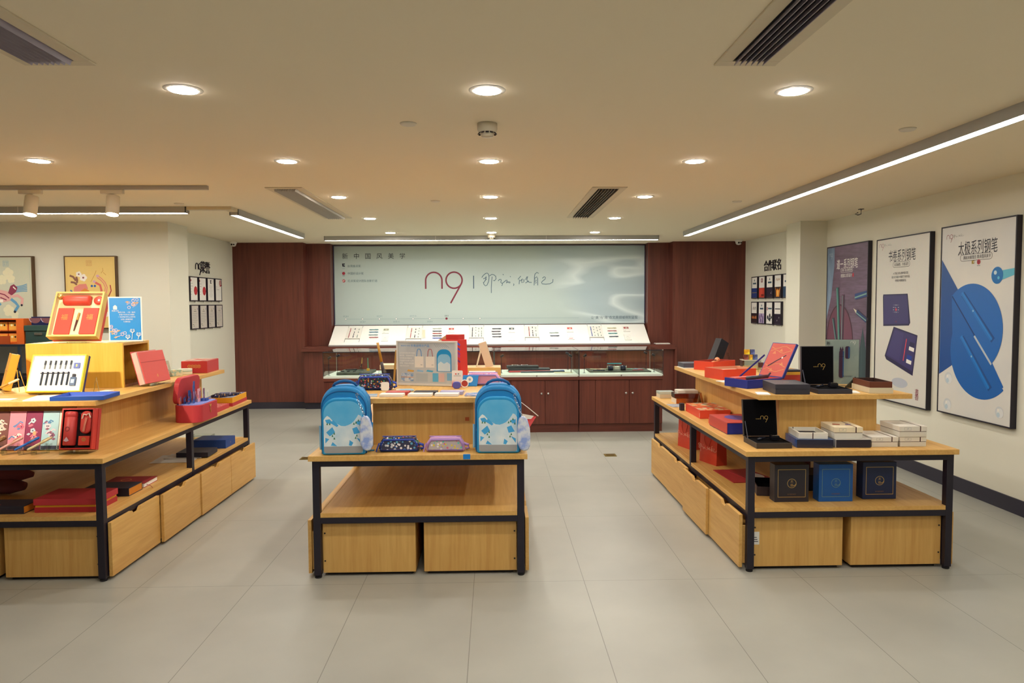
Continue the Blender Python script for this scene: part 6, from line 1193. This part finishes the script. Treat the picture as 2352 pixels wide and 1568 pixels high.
b.prism(rrect(.028, .18, .012, 4, -.005, .145), y-.0003, y, MRO); b.rect(.003, .010, .06, .23, y-.0006, DBL); b.f2([(-.017, .235), (-.012, .262), (-.004, .24), (.002, .264), (.008, .235)], y-.0003, MRO); b.rect(-.0195, .0095, .194, .1965, y-.0008, INK)
b.prism(rrect(.028, .082, .010, 4, .032, .222), y-.0003, y, MRO); b.rect(.036, .045, .185, .258, y-.0006, DBL); logo(b, .065, .29, .016, y, PAPER, 30); b.stroke([(.075, .175), (.068, .195), (.08, .205)], .0015, y, GREY); b.txt('更多关注我们', .035, .066, .008, y, INK)
obj('artwork', b, t)
t = thing('two_tone_box', 'open brown tray on a cream base at the right of upper tier', 'box', (2.345, 4.355, ZU), -5); obj('cream_base', B().bx(.14, .26, .034, mat('#D8CDB0')), t, bevel=.001); b = B(); b.tray(.132, .25, .036, .005, .012, mat('#6A3420', .5), mat('#3A1E18', .6), None, .0343); obj('brown_tray', b, t, bevel=.001); obj('white_slips', B().box(-.04, .0, -.05, -.01, .0475, .052, PAPER).box(.005, .045, -.07, -.03, .0475, .052, PAPER), t)
one('clear_wedge', B().prism([(-.03, 0), (.03, 0), (.03, .07)], -.02, .02, glass('smoke_wedge', '#8A8680', .4)), 'smoky clear wedge behind the brown tray', 'wedge', (2.30, 4.535, ZU), -20)
# ink display group near the far right of the upper tier
t = thing('acrylic_riser', 'clear riser carrying stacked ink cubes on right upper tier', 'riser', (2.13, 5.86, ZU), -8); obj('box', B().box(-.075, .075, -.05, -.046, 0, .075, ACRYLIC).box(-.075, .075, .046, .05, 0, .075, ACRYLIC).box(-.075, -.071, -.0455, .0455, 0, .075, mat('#4A3A38', .3)).box(.071, .075, -.0455, .0455, 0, .075, ACRYLIC), t); obj('top', B().box(-.078, .078, -.053, .053, .0752, .08, mat('#D8D6C8', .2)), t)
for i, (dx, dy, z, c, s, l) in enumerate(((-.045, -.01, .0805, '#6A3428', .034, 'brown ink cube, lower left of the stacked cubes'), (-.008, -.02, .0805, '#D89820', .026, 'small amber ink cube in the lower row of cubes'), (.028, -.01, .0805, '#3A4878', .04, 'slate blue ink cube, lower right of the stacked cubes'), (-.035, -.01, .1235, '#E0A018', .036, 'bright amber ink cube on top of the stack'), (.008, -.01, .1235, '#3E4A86', .034, 'blue ink cube on top, beside the amber one'), )):
    h = .042; one('ink_cube', B().bx(s, s, h, cloudy('ink_cube_'+c[1:], c, '#%02X%02X%02X' % tuple(min(255, int(int(c[k:k+2], 16)*1.35+20)) for k in (1, 3, 5)), 30, .1, coat=.8)), l, 'ink cube', (2.13+dx, 5.86+dy, ZU+z), 0, 'stacked ink cubes', bevel=.002)
t = thing('acrylic_riser', 'low clear riser under the round ink bottle', 'riser', (2.30, 5.76, ZU), -6); obj('box', B().box(-.07, .07, -.045, -.042, 0, .07, ACRYLIC).box(-.07, -.067, -.0415, .045, 0, .07, ACRYLIC).box(.067, .07, -.0415, .045, 0, .07, ACRYLIC), t); obj('top', B().box(-.072, .072, -.047, .047, .0702, .075, mat('#D9CFA8', .25)), t); obj('blue_plate', B().box(-.06, .06, -.04, .04, .0752, .083, mat('#2238A0', .3)), t)
t = thing('ink_bottle', 'round dark ink bottle with knob cap on the low riser', 'ink bottle', (2.285, 5.755, ZU+.0835)); obj('bottle', B().lathe([(.028, 0), (.032, .004), (.032, .014), (.034, .018), (.034, .034), (.018, .04)], mat('#3A2A2E', .08, coat=1), 24), t, smooth=True); obj('glass_base', B().lathe([(.0325, .0005), (.0335, .016), (.032, .0165)], ACRYLIC, 24), t); obj('cap', B().lathe([(.014, .0405), (.02, .044), (.02, .062), (.014, .067)], mat('#17151C', .25), 20), t, smooth=True)
t = thing('acrylic_riser', 'small clear riser with two coloured boxes before the ink cubes', 'riser', (2.16, 5.60, ZU), -10); obj('box', B().box(-.06, .06, -.035, .035, .035, .038, ACRYLIC).box(-.06, -.057, -.035, .035, 0, .0348, ACRYLIC).box(.057, .06, -.035, .035, 0, .0348, ACRYLIC), t)
one('small_ink_box', B().bx(.035, .04, .038, mat('#4A1E24')), 'small maroon box on the small clear riser', 'box', (2.118, 5.605, ZU+.0384), -10, bevel=.001); one('small_ink_box', B().bx(.065, .045, .038, mat('#1E38B0')), 'small bright blue box on the small clear riser', 'box', (2.175, 5.595, ZU+.0384), -10, bevel=.001)
t = thing('layered_box', 'red and yellow layered box behind the black presentation lid', 'box', (2.09, 4.98, ZU), 0); obj('red_base', B().bx(.16, .12, .045, mat('#A83430')), t); obj('yellow_layer', B().bx(.15, .11, .02, mat('#D8A838'), None, .0452), t); obj('dark_top', B().bx(.14, .1, .012, INK, None, .0654), t)
# ---- shelf, right
def slab(label, x, y, m, rz=0, rim='#C8A868'):
    t = thing('upright_gift_box', label, 'gift box', (x, y, ZS), rz, 'upright boxes with round emblem'); obj('box', B().bx(.203, .078, .222, m), t, bevel=.002); y0 = -.0396; g = mat(rim, .4, .4)
    b = B().frame(-.083, .083, .028, .194, .003, y0, g).ring(0, .111, .026, .003, y0, g).f2([(.026*math.cos(a), .111+.026*math.sin(a)) for a in [-1.9+i*.16 for i in range(17)]], y0+.0001, mat('#4A4456')) if 0 else B().frame(-.083, .083, .028, .194, .003, y0, g).ring(0, .111, .026, .003, y0, g)
    b.txt('太', 0, .123, .015, y0, g); b.txt('极', 0, .100, .015, y0, g); b.stroke([(.008, .096), (.02, .1), (.025, .108)], .004, y0, g); b.txt('新中国风美学', 0, .046, .007, y0, mat('#8A6A50')); obj('gold_print', b, t); return t
slab('charcoal upright box with gold frame on the right lower shelf', 1.748, 4.15, mat('#2C2A36', .45)); slab('bright blue upright box with gold frame on the right lower shelf', 2.010, 4.148, mat('#125CB0', .45), 0, '#7AA0A8'); slab('navy upright box with gold frame on the right lower shelf', 2.294, 4.190, mat('#1A2C56', .45))
t = thing('open_black_tray', 'black open tray lying behind the charcoal upright box', 'tray', (1.72, 4.36, ZS), -12); b = B(); b.tray(.2, .25, .055, .006, .02, mat('#3A2E34', .5), VELV); obj('tray', b, t, bevel=.001)
one('black_carton', B().bx(.16, .2, .10, mat('#1A1622', .6)), 'black carton standing behind the bright blue upright box', 'box', (2.02, 4.45, ZS), 0, bevel=.002); one('dark_red_carton', B().bx(.2, .12, .19, mat('#5A1E24', .6)), 'dark red carton deep in the right lower shelf', 'box', (2.02, 4.75, ZS), 0, bevel=.002)
def papersleeve(label, x, y, rz, dz, c, window):
    t = thing('paper_sleeve', label, 'paper sleeve', (x, y, ZS+dz), rz); obj('sleeve', B().bx(.17, .36, .004, mat(c, .5)), t)
    if window: obj('oval_window', B().disc(.02, -.02, .05, .0045, mat('#D8D2CC'), 24, .075, Matrix(((1, 0, 0, 0), (0, 0, 1, 0), (0, 1, 0, 0), (0, 0, 0, 1)))), t)
papersleeve('red paper sleeve lying flat on the right lower shelf', 1.63, 4.75, 4, 0, '#A82A2C', False); papersleeve('red paper sleeve with pale oval window on the right lower shelf', 1.735, 4.74, 14, .0045, '#A02428', True)
def carrier(label, x, y, rz, first=[]):
    if first: c = copy_tree(first[0]); at(c, (x, y, ZS), rz); tag(c, label, 'paper bag', 'orange red carrier bags'); return c
    t = thing('carrier_bag', label, 'paper bag', (x, y, ZS), rz, 'orange red carrier bags'); m = mat('#C83C24', .5)
    b = B(); W, D, H = .105, .045, .245
    vs = [(-W, -D, 0), (W, -D, 0), (W, D, 0), (-W, D, 0), (-W, -D*.8, H), (W, -D*.8, H), (W, D*.8, H), (-W, D*.8, H), (W*.98, 0, H*.55), (-W*.98, 0, H*.55)]
    b.add(vs, [(0, 3, 2, 1), (0, 1, 5, 4), (2, 3, 7, 6), (1, 2, 8), (1, 8, 5), (2, 6, 8), (5, 8, 6), (3, 0, 9), (0, 4, 9), (4, 7, 9), (7, 3, 9)], m); obj('bag_body', b, t)
    for sy in (-1, 1): obj('cord_handle', B().tube([(-.045, sy*(D*.8+.002), .22), (-.05, sy*(D*.86+.003), .17), (-.02, sy*(D*.9+.004), .12), (.015, sy*(D*.88+.004), .13), (.035, sy*(D*.86+.003), .18), (.04, sy*(D*.8+.002), .22)], .002, mat('#B83420', .6), 6), t)
    b = B(); hand(b, .0, .115, .05, -D-.0, mat('#D8907A'), 16); b2 = B(); b2.M = RX(2.2); hand(b2, 0, .115, .06, -D-.0022, mat('#E0A890'), 16); obj('printed_script', b2, t)
    first.append(t); return t
carrier('orange red carrier bag on the right shelf, nearer one', 1.605, 5.16, -72); carrier('orange red carrier bag on the right shelf, farther one', 1.585, 5.72, -74)
